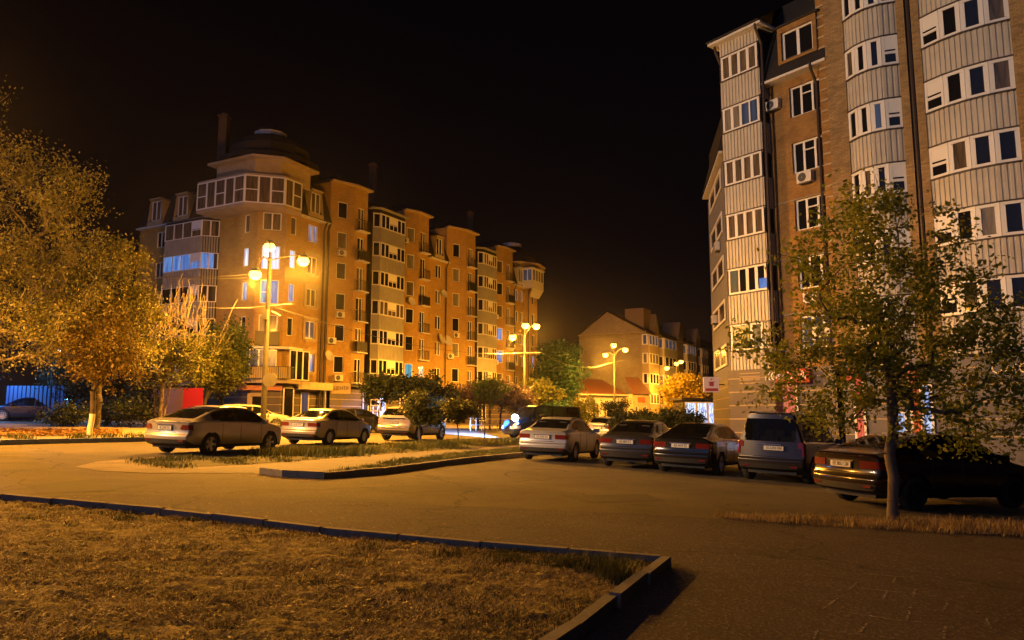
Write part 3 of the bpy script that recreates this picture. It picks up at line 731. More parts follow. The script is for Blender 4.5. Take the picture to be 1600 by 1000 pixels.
def siding_module(t0, px1, px2, px3, floors=range(2, 8), cells='ggppgg', light={}, litc='siding_grey', z1=22.3, dep=.5):
    """stack of glazed balconies with ribbed cladding; chamfered left side"""
    a = P0+u*t0+n1*dep; dc = Vector((math.sin(R(73)), math.cos(R(73)))); la = max(.8, on_line(a, dc, px2, 12)); q = a+dc*la
    lb = on_line(q, u, px3, 12); r_ = q+u*lb; off = (r_-P0).dot(n1)
    sd = {}; core = MB()
    core.prism([tuple(a+u*.05-n1*dep), tuple(a+u*.05), tuple(q+u*.03-n1*.06), tuple(r_-n1*.06-u*.03), tuple(r_-n1*off)], BASE, z1-.02)
    core.build('wall', M['inside_dark'], B)
    for f in floors:
        s_ = MB(); z0 = FL[f]; w0 = z0+1.02; w1 = z0+2.45
        lo = z0-.42
        for (g, h_) in ((a, q), (q, r_), (r_, r_-n1*off)): corrugated(s_, g, h_, lo, w0, .22, .035)
        # strips above and below the glazing
        s_.build('cladding', M[light.get(f, litc)], B)
        t_ = MB()
        for (g, h_) in ((a, q), (q, r_)):
            dd = (h_-g).normalized(); ang = math.atan2(dd.y, dd.x); mid = (g+h_)/2; ll = (h_-g).length
            t_.box((mid.x, mid.y, w0+.02), (ll+.02, .09, .06), ang); t_.box((mid.x, mid.y, w1+.02), (ll+.02, .09, .06), ang)
        t_.build('ledge', M['panel_white'], B)
        pane = ['glass_dark', 'glass_curtain', 'glass_dark'][f % 3]
        if light.get(-f): pane = light[-f]
        window(B, q, u, lb/2, w0+.05, lb-.08, 1.36, cells, pane, inset=.0)
        window(B, a, dc, la/2, w0+.05, la-.08, 1.36, 'g', 'glass_dark', inset=.0)
    lt = MB(); cornice(lt, [a-n1*dep, a, q, r_, r_-n1*off], z1, .3, .12); lt.build('cornice', M['siding_grey'], B)
    rf = MB(); A2 = a+n1*.2; R2 = r_+n1*.3; rf.face([(A2.x, A2.y, z1+.14), (q.x+.3, q.y, z1+.14), (q.x-n1.x*3, q.y-n1.y*3, z1+1.6), (A2.x-n1.x*3, A2.y-n1.y*3, z1+1.6)])
    rf.face([(q.x+.3, q.y, z1+.14), (R2.x, R2.y, z1+.14), (R2.x-n1.x*3, R2.y-n1.y*3, z1+1.6), (q.x-n1.x*3, q.y-n1.y*3, z1+1.6)])
    rf.build('roof', M['roof_dark'], B)
    return (r_-P0).dot(u)
LSEQ = []
tA = T(512, 12); LSEQ.append(tower_module(tA, 'A', (512, 551, 571), acs=(2, 3, 4, 6), dishes=((.1, FL[2]+2.3, .3),)))
tB = siding_module(T(573, 12), 573, 586, 631, light={-7: 'glass_dark'})
tC = T(629, 12)
LSEQ.append(tower_module(tC, 'C', (629, 651, 668), acs=(7,), panes={2: 'lit_cyan', -2: 'lit_cyan'}, dishes=((.9, FL[5]+.2, .2),)))
g0 = P0+u*T(668, 12); g1 = P0+u*T(697, 12); Lg = (g1-g0).length
cols_ = [(Lg*.55, 1.1, f, .85, 1.5) for f in (2, 3, 4, 5, 6)]
wall(LM, g0-u*.6, g1, BASE, EAVE, win_ops([(c+.6, w_, f, zb, h_) for c, w_, f, zb, h_ in cols_]))
for c, w_, f, zb, h_ in cols_: window(B, g0, u, c, FL[f]+zb, w_, h_, 'gg', 'glass_curtain' if f in (3, 5) else 'glass_dark')
dish(B, g0, u, Lg*.78, FL[5]+2.0, .5, -.2); dish(B, g0, u, Lg*.6, FL[4]-.3, .62, .2); dish(B, g0, u, Lg*1.0, FL[4]-.4, .62, -.3)
dish(B, g0, u, Lg*.35, FL[2]+.3, .6, .3); dish(B, g1, u, 1.6, FL[2]+.9, .5, .1)
LSEQ.append(tower_module(T(697, 12), 'E', (697, 727, 742), acs=(4, 3), dishes=()))
tD = siding_module(T(741, 12), 741, 746, 776, floors=range(2, 8), light={-5: 'glass_sheer', 2: 'siding_cream', 3: 'siding_cream'}, dep=.4)
LSEQ.append(tower_module(T(774, 12), 'G', (774, 788, 801), acs=(3, 5), panes={4: 'lit_blue', 3: 'lit_blue'}))
h0 = P0+u*T(801, 12); h1 = P0+u*T(820, 12); Lh = (h1-h0).length
cols_ = [(Lh*.3, 1.1, f, .85, 1.5) for f in (2, 3, 4, 5, 6)]+[(Lh*.75, .9, f, .85, 1.5) for f in (3, 4, 5, 6)]
wall(LM, h0-u*.6, h1, BASE, EAVE, win_ops([(c+.6, w_, f, zb, h_) for c, w_, f, zb, h_ in cols_]))
for c, w_, f, zb, h_ in cols_: window(B, h0, u, c, FL[f]+zb, w_, h_, 'gg', 'lit_dim' if f == 6 else 'glass_dark')
k1 = h1+n1*.8; k2 = k1+u*2.2; k3 = k2+(u-n1).normalized()*2
wall(LM, h1, k1, BASE, EAVE); cc = [(1.0, .7, f, .7, 1.6) for f in (2, 3, 4, 5, 6)]
wall(LM, k1, k2, BASE, EAVE, win_ops(cc)); wall(LM, k2, k3, BASE, EAVE)
for c, w_, f, zb, h_ in cc: window(B, k1, u, c, FL[f]+zb, w_, h_, 'g', 'lit_blue' if f == 3 else 'glass_dark')
LM.build('wall', M['brick_orange'], B)
# far oriel under the far roof
or_ = MB(); oo = k1+n1*.9-u*1.0; od = u*3.4
or_.prism([tuple(oo-n1*1.6), tuple(oo), tuple(oo+od), tuple(oo+od-n1*1.6)], EAVE-.1, EAVE+.9); or_.prism([tuple(oo-n1*1.6-u*.2), tuple(oo+n1*.2-u*.2), tuple(oo+od+n1*.2), tuple(oo+od-n1*1.6)], EAVE+2.5, EAVE+2.7)
q_ = oo-n1*.4
or_.face([(oo.x, oo.y, EAVE-.1), ((oo+od).x, (oo+od).y, EAVE-.1), ((q_+od*.8).x, (q_+od*.8).y, EAVE-1.3), ((q_).x, q_.y, EAVE-1.3)])
or_.build('oriel', M['panel_white'], B)
window(B, oo, u, 1.7, EAVE+.9, 3.3, 1.6, 'gggg', 'glass_sheer', inset=0)
window(B, oo-n1*1.5, n1, .75, EAVE+.9, 1.4, 1.6, 'gg', 'lit_dim', inset=0)
# mansards, eaves
mm = MB()
def eave(P_, z, o, t):
    e_ = MB(); cornice(e_, P_, z, o, t); e_.build('eaves', M['white_trim'], B)
mansard(mm, m0-u*1.0, f1+u*.2, EAVE+.15, EAVE+3.4, .9, ends=(False, False)); eave([m0, f1], EAVE, .45, .15)
mansard(mm, g0-u*1.0, g1+u*.1, EAVE+.15, EAVE+3.4, .9, ends=(False, False)); eave([g0, g1], EAVE, .45, .15)
mansard(mm, h0, h1+u*2, EAVE+.15, EAVE+3.4, .9, ends=(False, True)); eave([h0, h1], EAVE, .45, .15)
mansard(mm, wl0, nl+v*.5, EAVE+.15, EAVE+3.3, 1.0, ends=(True, False)); eave([wl0, nl], EAVE, .5, .15)
# roof mass behind
rz = EAVE+3.4; bl = wl0+u*1.5; 
rp = [wl0+u*1.2+v*.5, nl+u*1.2, m0-n1*1.4, h1+u*2-n1*1.4, h1+u*2-n1*13, nl+u*14-v*2, wl0+u*13]
mm.prism([tuple(p) for p in rp], EAVE-1, rz, bottom=False)
ridge = lambda p: rz+2.2
r2 = [rp[2]-n1*3+u*2, rp[3]-n1*3-u*2, rp[3]-n1*9-u*2, rp[2]-n1*9+u*2]
for i in range(4):
    o4 = [rp[2], rp[3], rp[4], rp[2]-n1*12]
    a_, b_ = o4[i], o4[(i+1) % 4]; c_, d_ = r2[(i+1) % 4], r2[i]
    mm.face([(a_.x, a_.y, rz), (b_.x, b_.y, rz), (c_.x, c_.y, rz+2.2), (d_.x, d_.y, rz+2.2)])
mm.face([(p.x, p.y, rz+2.2) for p in r2])
# body behind the fronts so that the block is solid
mm.prism([tuple(p) for p in (wl0+u*.5+v*.2, nl+u*.5, m0-n1*.5+u*1, h1-n1*.5, h1-n1*13, nl+u*14-v*2, wl0+u*13)], gz(-16, 70), EAVE-.3, bottom=False)
mm.build('roof', M['roof_dark'], B)
dormer(B, m0, u, cF, EAVE+.2, 2.0, 1.3, 2.5, pane='glass_curtain')
dormer(B, g0, u, Lg*.5, EAVE+.2, 2.0, 1.2, 2.5); dormer(B, h0, u, Lh*.55, EAVE+.2, 2.2, 1.2, 2.4, m='panel_white')
dL = [on_line(wl0, v, p_, 20) for p_ in (246, 287)]
for q in dL: dormer(B, wl0, v, q, EAVE+.2, 2.2, 1.4, 2.5, pane='glass_curtain')
# glazed attic ring of the corner tower
a1 = b1+n1*.55-u*.9; aR = a1+u*2.0; a2 = a1-cd*3.2; a3 = a2-v*5.7
def px_of(p, z):
    dep = p[1]*cp+(z-EYE)*sp; return 800+F*p[0]/dep
segs = [(a3, a2, v, 'mgmgm'), (a2, a1, cd, 'mgm'), (a1, aR, u, 'gm')]
at_ = MB(); z0, z1_ = 19.35, 21.75
ring = [a3+u*1.4, a3, a2, a1, aR, aR-n1*1.5]
sl = MB(); sl.prism([tuple(p) for p in [ring[0]+u*2, *ring[1:], aR-n1*4]], z0-.25, z0); 
sl.prism([tuple(p) for p in [ring[0]+u*2, *ring[1:], aR-n1*4]], z1_, z1_+.14)
sl.build('floor_slab', M['plaster_trim'], B)
cr = MB(); cr.prism([tuple(p) for p in (a3+u*.12+v*.12, a2+u*.12, a1-n1*.12, aR-n1*.12, aR-n1*4, a3+u*4)], z0, z1_, bottom=False, top=False); cr.build('attic_core', M['inside_dark'], B)
for a, b, d_, cells in segs:
    L_ = (b-a).length; window(B, a, d_, L_/2, z0+.02, L_, z1_-z0-.04, cells, 'glass_curtain', inset=0, fr=.10)
L_ = 1.4; window(B, a3+u*1.4, -u, .7, z0+.02, 1.4, z1_-z0-.04, 'g', 'glass_dark', inset=0, fr=.1)
# soffit: corbelled slab from the body
cb = MB(); lo_ = [b3, b2, b1, e1]; hi_ = [a3+v*.3, a2, a1, aR]
for i in range(3): cb.face([(lo_[i].x, lo_[i].y, z0-.42), (lo_[i+1].x, lo_[i+1].y, z0-.42), (hi_[i+1].x, hi_[i+1].y, z0-.25), (hi_[i].x, hi_[i].y, z0-.25)])
cb.build('soffit', M['plaster_trim'], B)
# drum above the glazing
s3, s2, s1, s0 = a3+v*1.1+u*1.0, a2+u*1.0+v*.0, a1-n1*.8+u*.3, aR-n1*1.0+u*2.0
dr = MB(); wall(dr, s3+u*3, s3, z1_, 23.4); wall(dr, s3, s2, z1_, 23.4); wall(dr, s2, s1, z1_, 23.4); wall(dr, s1, s0, z1_, 23.4); wall(dr, s0, s0-n1*3, z1_, 23.4)
dr.build('drum_wall', M['plaster_trim'], B)
cn = MB(); cornice(cn, [s3+u*2.5, s3, s2, s1, s0, s0-n1*2], 23.4, .55, .22); cn.build('cornice', M['plaster_trim'], B)
ctr = (s3+s0)/2+(-n1+u)*1.2; prof = [(4.6, 23.6), (4.3, 24.2), (3.6, 24.5), (3.5, 25.3), (2.9, 26.0), (1.9, 26.5), (1.2, 26.7)]
dm = MB(); ctr = (s2+s1)/2+(u-n1).normalized()*4.0
dm.lathe([(r_, z) for r_, z in prof], (ctr.x, ctr.y, 0), 10); dm.build('dome', M['roof_dark'], B)
ln = MB(); ln.lathe([(1.35, 26.5), (1.45, 26.6), (1.45, 27.05), (1.3, 27.1)], (ctr.x, ctr.y, 0), 10); ln.build('lantern', M['white_trim'], B)
lc = MB(); lc.lathe([(1.5, 27.1), (.9, 27.6), (.05, 27.9)], (ctr.x, ctr.y, 0), 10); lc.build('lantern_cap', M['roof_dark'], B)
# far dome
ct2 = k1+u*2-n1*4; dm = MB(); dm.lathe([(4.6, 22.8), (4.2, 23.8), (3.2, 24.8), (1.6, 25.6), (1.2, 25.8)], (ct2.x, ct2.y, 0), 10); dm.build('dome', M['roof_dark'], B)
ln = MB(); ln.lathe([(1.3, 25.7), (1.5, 25.8), (1.5, 26.2), (1.2, 26.3), (.1, 26.6)], (ct2.x, ct2.y, 0), 10); ln.build('lantern', M['white_trim'], B)
dr = MB(); dr.lathe([(4.3, 21.3), (4.3, 22.6), (4.9, 22.7), (4.9, 22.9)], (ct2.x, ct2.y, 0), 10); dr.build('drum_wall', M['plaster_trim'], B)
# chimneys
for px_, zt_, Y_ in ((351, 182, 68), (583, 258, 83), (735, 333, 103)):
    p = at(px_, zt_, Y_); c_ = MB(); c_.box((p.x, p.y, p.z-2.6), (.75, .75, 5.0)); c_.box((p.x, p.y, p.z-.05), (.95, .95, .14)); c_.tube([(p.x, p.y, p.z), (p.x, p.y, p.z+.25)], .32, 8)
    c_.build('chimney', mat('brick_darkened', (.13, .075, .035), .9, c2=(.08, .05, .028), scale=4), B)  # brick colour darkened in place of shade on the chimneys
# rain pipes
for s_, n_ in ((f1-u*.15, 0), (f1-u*.65, 1), (m0+u*.1, 2), (g1-u*.3, 3), (h0+u*.3, 4), (k1-n1*.4, 5)):
    p = s_+n1*.16; mb = MB(); mb.tube([(p.x+n1.x*.3, p.y+n1.y*.3, EAVE+.1), (p.x, p.y, EAVE-.6), (p.x, p.y, 1.4)], .10 if n_ < 2 else .07, 8); mb.build('downpipe', M['pipe_brown'], B)
# big left-wing glazed balconies
lb0 = on_line(wl0-u*1.1, v, 254, 14); lb1 = on_line(wl0-u*1.1, v, 311, 14)
pA = wl0-u*1.1+v*lb0; pB = wl0-u*1.1+v*lb1; pC = pB+(v+u).normalized()*1.5
core = MB(); core.prism([tuple(pA+u*1.1), tuple(pA+u*.05), tuple(pB+u*.05), tuple(pC), tuple(pC+u*.5)], BASE, EAVE-.1); core.build('wall', M['inside_dark'], B)
for f in (2, 3, 4, 5, 6):
    s_ = MB(); z = FL[f]; 
    for g, h_ in ((pA+u*1.1, pA), (pA, pB), (pB, pC)): corrugated(s_, g, h_, z-.42, z+1.0, .22, .035)
    s_.build('cladding', M['siding_grey'], B)
    pn = 'lit_pinkish' if False else {5: 'lit_white', 6: 'glass_curtain'}.get(f, 'glass_dark')
    Lb = (pB-pA).length; window(B, pA, v, Lb/2, z+1.0, Lb, 1.45, 'gggp', 'lit_blue' if f == 5 else pn, inset=0)
    window(B, pB, (v+u).normalized(), .75, z+1.0, 1.5, 1.45, 'gg', 'lit_blue' if f == 5 else pn, inset=0)
# second-floor terrace round the corner, glazed porch, railing panels
tz = FL[2]-.15
t1 = e1+n1*.9-u*.1; t2 = b1+n1*1.3-u*.6; t3 = b2-v*.4-u*1.7; t4 = nl-v*2.5-u*1.6
sl = MB(); sl.prism([tuple(p) for p in (t4+u*2, t4, t3, t2, t1, t1-n1*2)], tz-.25, tz); sl.build('terrace', M['plaster_trim'], B)
rl = MB(); pn_ = MB()
for a, b in ((t4, t3), (t3, t2), (t2, t1)):
    L_ = (b-a).length; d_ = (b-a)/L_; ang = math.atan2(d_.y, d_.x); mid = (a+b)/2
    for zz in (.12, 1.08): rl.box((mid.x, mid.y, tz+zz), (L_, .05, .05), ang)
    n_ = int(L_/.17)
    for k in range(n_+1):
        p = a+d_*(L_*k/n_); rl.box((p.x, p.y, tz+.6), (.03 if k % 7 else .07, .03, 1.0), ang)
    nn = Vector((-d_.y, d_.x))*.07; pn_.box((mid.x+nn.x, mid.y+nn.y, tz+.6), (L_-.1, .02, .9), ang)
rl.build('railing', M['iron'], B); pn_.build('railing_panel', M['plaster_trim'], B)
rf = MB(); rf.prism([tuple(p) for p in (b3-v*.5, b3-v*.5-u*1.4, t3+v*.3+u*.3, t2-n1*.1+u*.2, t1-n1*.1, t1-n1*1.0)], tz+2.55, tz+2.75); rf.build('porch_roof', M['panel_white'], B)
q1 = t2-n1*.15+u*.3; window(B, q1, u, 1.2, tz+.05, 2.3, 2.45, 'ggg', 'glass_dark', inset=0)
q2 = t3+v*.4+u*.4; window(B, q2, cd, 1.5, tz+.05, 2.8, 2.45, 'gggg', 'lit_dim', inset=0)
ww_ = b2+Vector((cd.y, -cd.x))*.02; window(B, b2, cd, 1.175, FL[2]+.5, 1.6, 1.7, 'gg', 'lit_blue', inset=-.06)
# ground floor: dark striped stone
mat('shop_stone', (.075, .055, .05), .6, c2=(.055, .04, .036), scale=2)
gs = MB(); ln_ = MB(); gf = gz(-16, 68)-.2
G = [wl0, nl, b3, b2, b1, e1, m0, P0+u*T(512, 5)]; G2 = [P0+u*T(512, 5)+n1*.3, P0+u*T(830, 5)+n1*.3]
for path in (G, G2):
    for a, b in zip(path[:-1], path[1:]):
        wall(gs, a, b, gf, BASE+.001); L_ = (b-a).length; d_ = (b-a).normalized(); mid = (a+b)/2
        for k in range(5): ln_.box((mid.x, mid.y, 1.55+.62*k), (L_, .03, .05), math.atan2(d_.y, d_.x))
gs.build('shop_wall', M['shop_stone'], B); ln_.build('stone_bands', M['plaster_trim'], B)
cn = MB(); cornice(cn, [P0+u*T(512, 5)+n1*.5, P0+u*T(830, 5)+n1*.5], BASE-.15, .5, .16); cornice(cn, [m0+n1*.02, f1+n1*.02], BASE-.15, .3, .16); cn.build('ledge', M['pipe_brown'], B)
litpane('shop_glow', (.05, .10, .5), (.75, .85, 1.0), 2.2, 6)
litpane('shop_dim', (.06, .06, .12), (.12, .10, .14), .6, 2)
sg = P0+n1*.34
for px_, wd, pane, cells, zb_, h_ in ((575, 1.6, 'shop_dim', 'gg', 1.3, 2.8), (596, 1.3, 'shop_glow', 'gg', 1.2, 3.0), (635, 2.4, 'shop_dim', 'ggg', 1.4, 2.4), (668, 2.2, 'glass_dark', 'gg', 1.4, 2.4), (700, 2.6, 'shop_dim', 'ggg', 1.4, 2.4), (750, 2.6, 'glass_dark', 'ggg', 1.4, 2.4)):
    window(B, sg, u, on_line(sg, u, px_, 4), zb_, wd, h_, cells, pane, inset=-.04, name='shop_window')
window(B, m0, u, on_line(m0, u, 476, 4), 1.3, 1.0, 2.6, 'g', 'shop_dim', inset=-.05, name='shop_door')
window(B, b1, u, .9, 1.3, 1.2, 2.9, 'g', 'glass_dark', inset=-.05, name='shop_door')
window(B, b2, cd, .55, 1.2, 1.5, 2.5, 'g', 'glass_dark', inset=-.07, fr=.26, frame_mat='plaster_trim', name='shop_door')
mat('sign_orange', (.45, .16, .07), .6); mat('sign_cream', (.52, .46, .30), .6); mat('sign_red', (.55, .05, .03), .5, emit=(.9, .05, .02), es=.22); mat('sign_dark', (.012, .012, .015), .5)
mat('letter_cream', (.62, .48, .24), .6); mat('letter_dark', (.10, .06, .04), .6)
ca_ = math.atan2(cd.y, cd.x); ua = math.atan2(u.y, u.x); n3 = Vector((cd.y, -cd.x))
p = U(b2, cd, .8)+n3*.25; mb = MB(); mb.box((p.x, p.y, 4.15), (3.4, .22, .42), ca_)
for dx in (-1.4, .55):
    q = p+cd*dx; mb.lathe([(.05, -.16), (.34, -.16), (.34, .1), (.05, .1)], (q.x, q.y, 4.55), 14, 'y')
mb.build('shop_sign', M['sign_orange'], B)
q = m0+u*on_line(m0, u, 479, 4.3)+n1*.6; mb = MB(); mb.box((q.x, q.y, 4.15), (4.2, .9, .10), ua); mb.box((q.x+n1.x*.5, q.y+n1.y*.5, 4.45), (4.3, .08, .62), ua); mb.build('awning', M['sign_cream'], B)
mb = MB()
for k in range(4): 
    c_ = q+u*(-1.5+k*1.0)+n1*.55; mb.box((c_.x, c_.y, 4.45), (.8, .02, .36), ua)
mb.build('awning_lettering_panel', M['letter_cream'], B)
q = P0+u*T(515, 4.5)+n1*1.35; mb = MB(); sd_ = Vector((.92, .39)); sa = math.atan2(sd_.y, sd_.x); mb.box((q.x, q.y, 4.35), (1.7, .12, .95), sa); bd = mb.build('sign_board', M['letter_cream'], B)
lettering('ЦЕНТР', .42, M['letter_dark'], B, (q.x+.39*.08, q.y-.92*.08, 4.35), sa, .012)
mb = MB(); p = m0+u*on_line(m0, u, 494, 2)+n1*1.0; mb.tube([(p.x, p.y, 1.0), (p.x, p.y, 4.1)], .06, 8); mb.build('awning_post', M['white_trim'], B)
# ------------------------------------------------------------ RIGHT BUILDING
rd = Vector((.60, -.80)); rn = Vector((-.80, -.60))   # along the front (left to right), outward
RP = Vector((11.6, 37.9))
RB = empty('apartment_building', (11.6, 37.9, gz(11.6, 37.9)), 'tall brick apartment building with ribbed cream balcony cladding, on the right edge', 'apartment building')
RF = {k: 4.15+2.85*(k-2) for k in range(2, 10)}; RBASE = 4.0; REAVE = 18.27; rg = gz(12, 38)-.3
def TR(px, z=10, off=0.0): return on_line(RP+rn*off, rd, px, z)
def XR(s_, off=0.0): return RP+rd*s_+rn*off
wr = MB(); wy = MB()
ra = math.atan2(rd.y, rd.x)
# S1: projecting stack of glazed balconies
s0, s1 = TR(1138, 8, 0), TR(1201, 8, 0)
core = MB(); core.prism([tuple(XR(s0+.03, -1.6)), tuple(XR(s0+.03, -.06)), tuple(XR(s1-.03, -.06)), tuple(XR(s1-.03, -1.6))], RBASE, 21.25); core.build('wall', M['inside_dark'], RB)
LT1 = {2: 'lit_tan', 3: 'glass_dark', 4: 'glass_curtain', 5: 'glass_curtain', 6: 'glass_sheer', 7: 'glass_curtain'}
LW1 = s1-s0
for f in range(2, 8):
    z = RF[f]; mb = MB(); zb = z+.85; zt = z+2.15
    lo = z-.75 if f > 2 else z-.15
    for g, h_ in ((XR(s0, -1.6), XR(s0)), (XR(s0), XR(s1)), (XR(s1), XR(s1, -1.0))): corrugated(mb, g, h_, lo, zb, .195, .04)
    mb.build('cladding', M['siding_cream'], RB)
    mb = MB(); p = XR((s0+s1)/2); mb.box((p.x, p.y, zb-.02), (LW1+.05, .12, .05), ra); mb.box((p.x, p.y, zt+.03), (LW1+.05, .12, .05), ra); mb.build('ledge', M['pipe_brown'], RB)
    wl = LW1-.15 if f != 2 else LW1*.8
    window(RB, XR(s0), rd, .08+wl/2, zb+.01, wl, zt-zb-.01, 'gggg' if f > 2 else 'ggg', LT1[f], inset=.0, fr=.085)
    if f == 2: corrugated(mb2 := MB(), XR(s0+wl+.1), XR(s1), zb, zt, .195, .04) or mb2.build('cladding', M['siding_cream'], RB)
# a lit lamp and curtain, bluish tv light behind single panes
def small_pane(s_, off, z, w_, h_, m, name='lit_pane'):
    mb = MB(); p = XR(s_, off); mb.box((p.x, p.y, z+h_/2), (w_, .02, h_), ra); return mb.build(name, M[m], RB)
small_pane(s0+LW1*.62, .03, RF[6]+.95, .42, 1.1, 'lit_dim'); small_pane(s0+LW1*.83, .03, RF[6]+.95, .40, 1.1, 'lit_dim')
small_pane(s0+.42, .03, RF[3]+.95, .5, 1.1, 'lit_tan'); small_pane(s0+LW1*.88, .03, RF[3]+.95, .42, .5, 'lit_blue')
small_pane(s0+LW1*.38, .03, RF[2]+.95, .55, 1.1, 'lit_warm')
ev = MB(); cornice(ev, [XR(s0-.02, -1.6), XR(s0-.02), XR(s1+.02), XR(s1+.02, -1.0)], 21.30, .42, .12); ev.build('eaves', M['white_trim'], RB)
mb = MB(); p = XR((s0+s1)/2); 
corrugated(mb, XR(s0), XR(s1), RF[7]+2.2, 21.30, .195, .04); corrugated(mb, XR(s0, -1.6), XR(s0), RF[7]+2.2, 21.30, .195, .04); mb.build('cladding', M['siding_cream'], RB)
# S2: recessed brick front under the mansard
RO = -.7; s2, s3 = s1, TR(1302, 8, RO)
def rc(px, z=12): return on_line(XR(0, RO), rd, px, z)
cW = [(rc(1262, 15), 1.75, f, .75, 1.55) for f in (2, 3, 4, 5, 6)]
o0 = XR(s2-.3, RO)
ops = [(c-(s2-.3)-w_/2, c-(s2-.3)+w_/2, RF[f]+zb, RF[f]+zb+h_) for c, w_, f, zb, h_ in cW]
wall(wr, o0, XR(s3, RO), RBASE, REAVE, ops, reveal=.22)
for c, w_, f, zb, h_ in cW: window(RB, XR(0, RO), rd, c, RF[f]+zb, w_, h_, 'gtg' if f > 2 else 'ggg', 'glass_dark' if f > 2 else 'lit_dim', inset=.16, fr=.075)
ac_unit(RB, XR(0, RO), rd, rc(1213, 16), RF[6]+1.4, .9); ac_unit(RB, XR(0, RO), rd, rc(1262, 13), RF[5]+.10, .95)
ac_unit(RB, XR(0, RO), rd, rc(1270, 8), RF[3]+.0, .9); ac_unit(RB, XR(0, RO), rd, rc(1290, 6), RF[2]+1.2, .9)
ev = MB(); cornice(ev, [XR(s2-.1, RO), XR(s3+.5, RO)], REAVE, .6, .12)
ev.build('eaves', M['white_trim'], RB)
mb = MB(); mansard(mb, XR(s2-.1, RO), XR(s3+.6, RO), REAVE+.13, REAVE+4.6, 1.0, out0=.55); 
q_ = XR(s0, -1.2)
mb.prism([tuple(XR(s0-.5, -.0)), tuple(XR(s0-.5, .5)), tuple(XR(s1+.4, .5)), tuple(XR(s1+.4, -.2))], 21.44, 21.51)
mb.face([tuple(XR(s0-.5, .5))+(21.51,), tuple(XR(s1+.4, .5))+(21.51,), tuple(XR(s1+.4, -2.6))+(23.4,), tuple(XR(s0-.5, -2.6))+(23.4,)])
mb.face([tuple(XR(s0-.5, -2.6))+(23.4,), tuple(XR(s3+1, -2.6))+(23.4,), tuple(XR(s3+1, -7))+(24.6,), tuple(XR(s0+1, -7))+(24.6,)])
mb.face([tuple(XR(s0-.5, .5))+(21.45,), tuple(XR(s0-.5, -2.6))+(23.4,), tuple(XR(s0-.5, -2.6))+(21.45,)])
mb.build('roof', M['roof_dark'], RB)
# dormer in the mansard: brick surround, white window
mb = MB(); c = rc(1252, 20); P = lambda a, k, z: tuple(XR(c+a, RO+k))+(z,)
z0, z1 = RF[7]+.35, RF[7]+2.75
z0, z1 = RF[7]+.6, RF[7]+2.5
for a in (-1.05, 1.05):
    mb.face([P(a, .42, z0), P(a, .42, z1), P(a, -1.2, z1), P(a, -.4, z0)])
wall(mb, XR(c-1.05, RO+.42), XR(c+1.05, RO+.42), z0, z1, [(.2, 1.9, z0+.15, z0+1.62)], reveal=.25)
mb.build('dormer', M['brick_rust'], RB)
mb = MB(); mb.face([P(-1.2, .5, z1), P(1.2, .5, z1), P(1.2, -1.6, z1+.15), P(-1.2, -1.6, z1+.15)]); mb.face([P(-1.2, .5, z1+.1), P(1.2, .5, z1+.1), P(1.2, -1.6, z1+.25), P(-1.2, -1.6, z1+.25)])
mb.face([P(-1.2, .5, z1), P(1.2, .5, z1), P(1.2, .5, z1+.1), P(-1.2, .5, z1+.1)]); mb.build('dormer_roof', M['roof_dark'], RB)
window(RB, XR(0, RO+.42), rd, c, z0+.15, 1.7, 1.47, 'gg', 'glass_dark', inset=.18, fr=.08)
# brick band courses on S2
for z in (RF[5]-.55, RF[4]-.55, RF[3]-.4, RF[2]+.35, RF[2]+.7):
    mb = MB(); p = XR((s2+s3)/2, RO+.01); mb.box((p.x, p.y, z), (s3-s2, .05, .09 if z < RF[4]-1 else .05), ra)
    mb.build('brick_band', M['brick_pale'], RB)
# quoin strip, then S3 with two bowed balcony stacks; its own plane further out
mb = MB(); p = XR(s3+.25, RO+.25)
wall(wr, XR(s3, RO), XR(s3, RO+.3), RBASE, 30); wall(wr, XR(s3, RO+.3), XR(s3+.75, RO+.3), RBASE, 30)
q = MB()
for k in range(44): 
    z = RBASE+.5+k*.52; p = XR(s3+.36, RO+.32); q.box((p.x, p.y, z), (.62, .06, .09), ra)
q.build('quoin_bands', M['plaster_trim'], RB)
SA = XR(s3+.7, .15); 
A0 = Vector(SA); 
TOP = 30.0
def rz_(px, z, P_, d_): return on_line(P_, d_, px, z)
sd3 = Vector((.655, -.755)).normalized(); sn3 = Vector((sd3.y, -sd3.x))
wall(wy, XR(s3+.7, RO), A0, RBASE, TOP)
tp = [rz_(p_, 14, A0, sd3) for p_ in (1327, 1411, 1424, 1434, 1447, 1588, 1640)]
Q = lambda t, off=0.0: A0+sd3*t+sn3*off
wall(wy, A0, Q(tp[0]), RBASE, TOP); wall(wy, Q(tp[0]), Q(tp[0], -.5), RBASE, TOP)
wall(wy, Q(tp[1], -.5), Q(tp[1]), RBASE, TOP); wall(wy, Q(tp[1]), Q(tp[2]), RBASE, TOP); wall(wy, Q(tp[2]), Q(tp[2], -.25), RBASE, TOP); wall(wr, Q(tp[2], -.25), Q(tp[3], -.25), RBASE, TOP)
wall(wy, Q(tp[3], -.25), Q(tp[3]), RBASE, TOP); wall(wy, Q(tp[3]), Q(tp[4]), RBASE, TOP); wall(wy, Q(tp[4]), Q(tp[4], -.5), RBASE, TOP)
wall(wy, Q(tp[5], -.5), Q(tp[5]), RBASE, TOP); wall(wy, Q(tp[5]), Q(tp[5]+4), RBASE, TOP); wall(wy, Q(tp[5]+4), Q(tp[5]+4, -14), RBASE, TOP)
mb = MB(); mb.tube([(*Q((tp[2]+tp[3])/2, -.1), TOP), (*Q((tp[2]+tp[3])/2, -.1), rg)], .09, 8); mb.build('downpipe', M['pipe_brown'], RB)
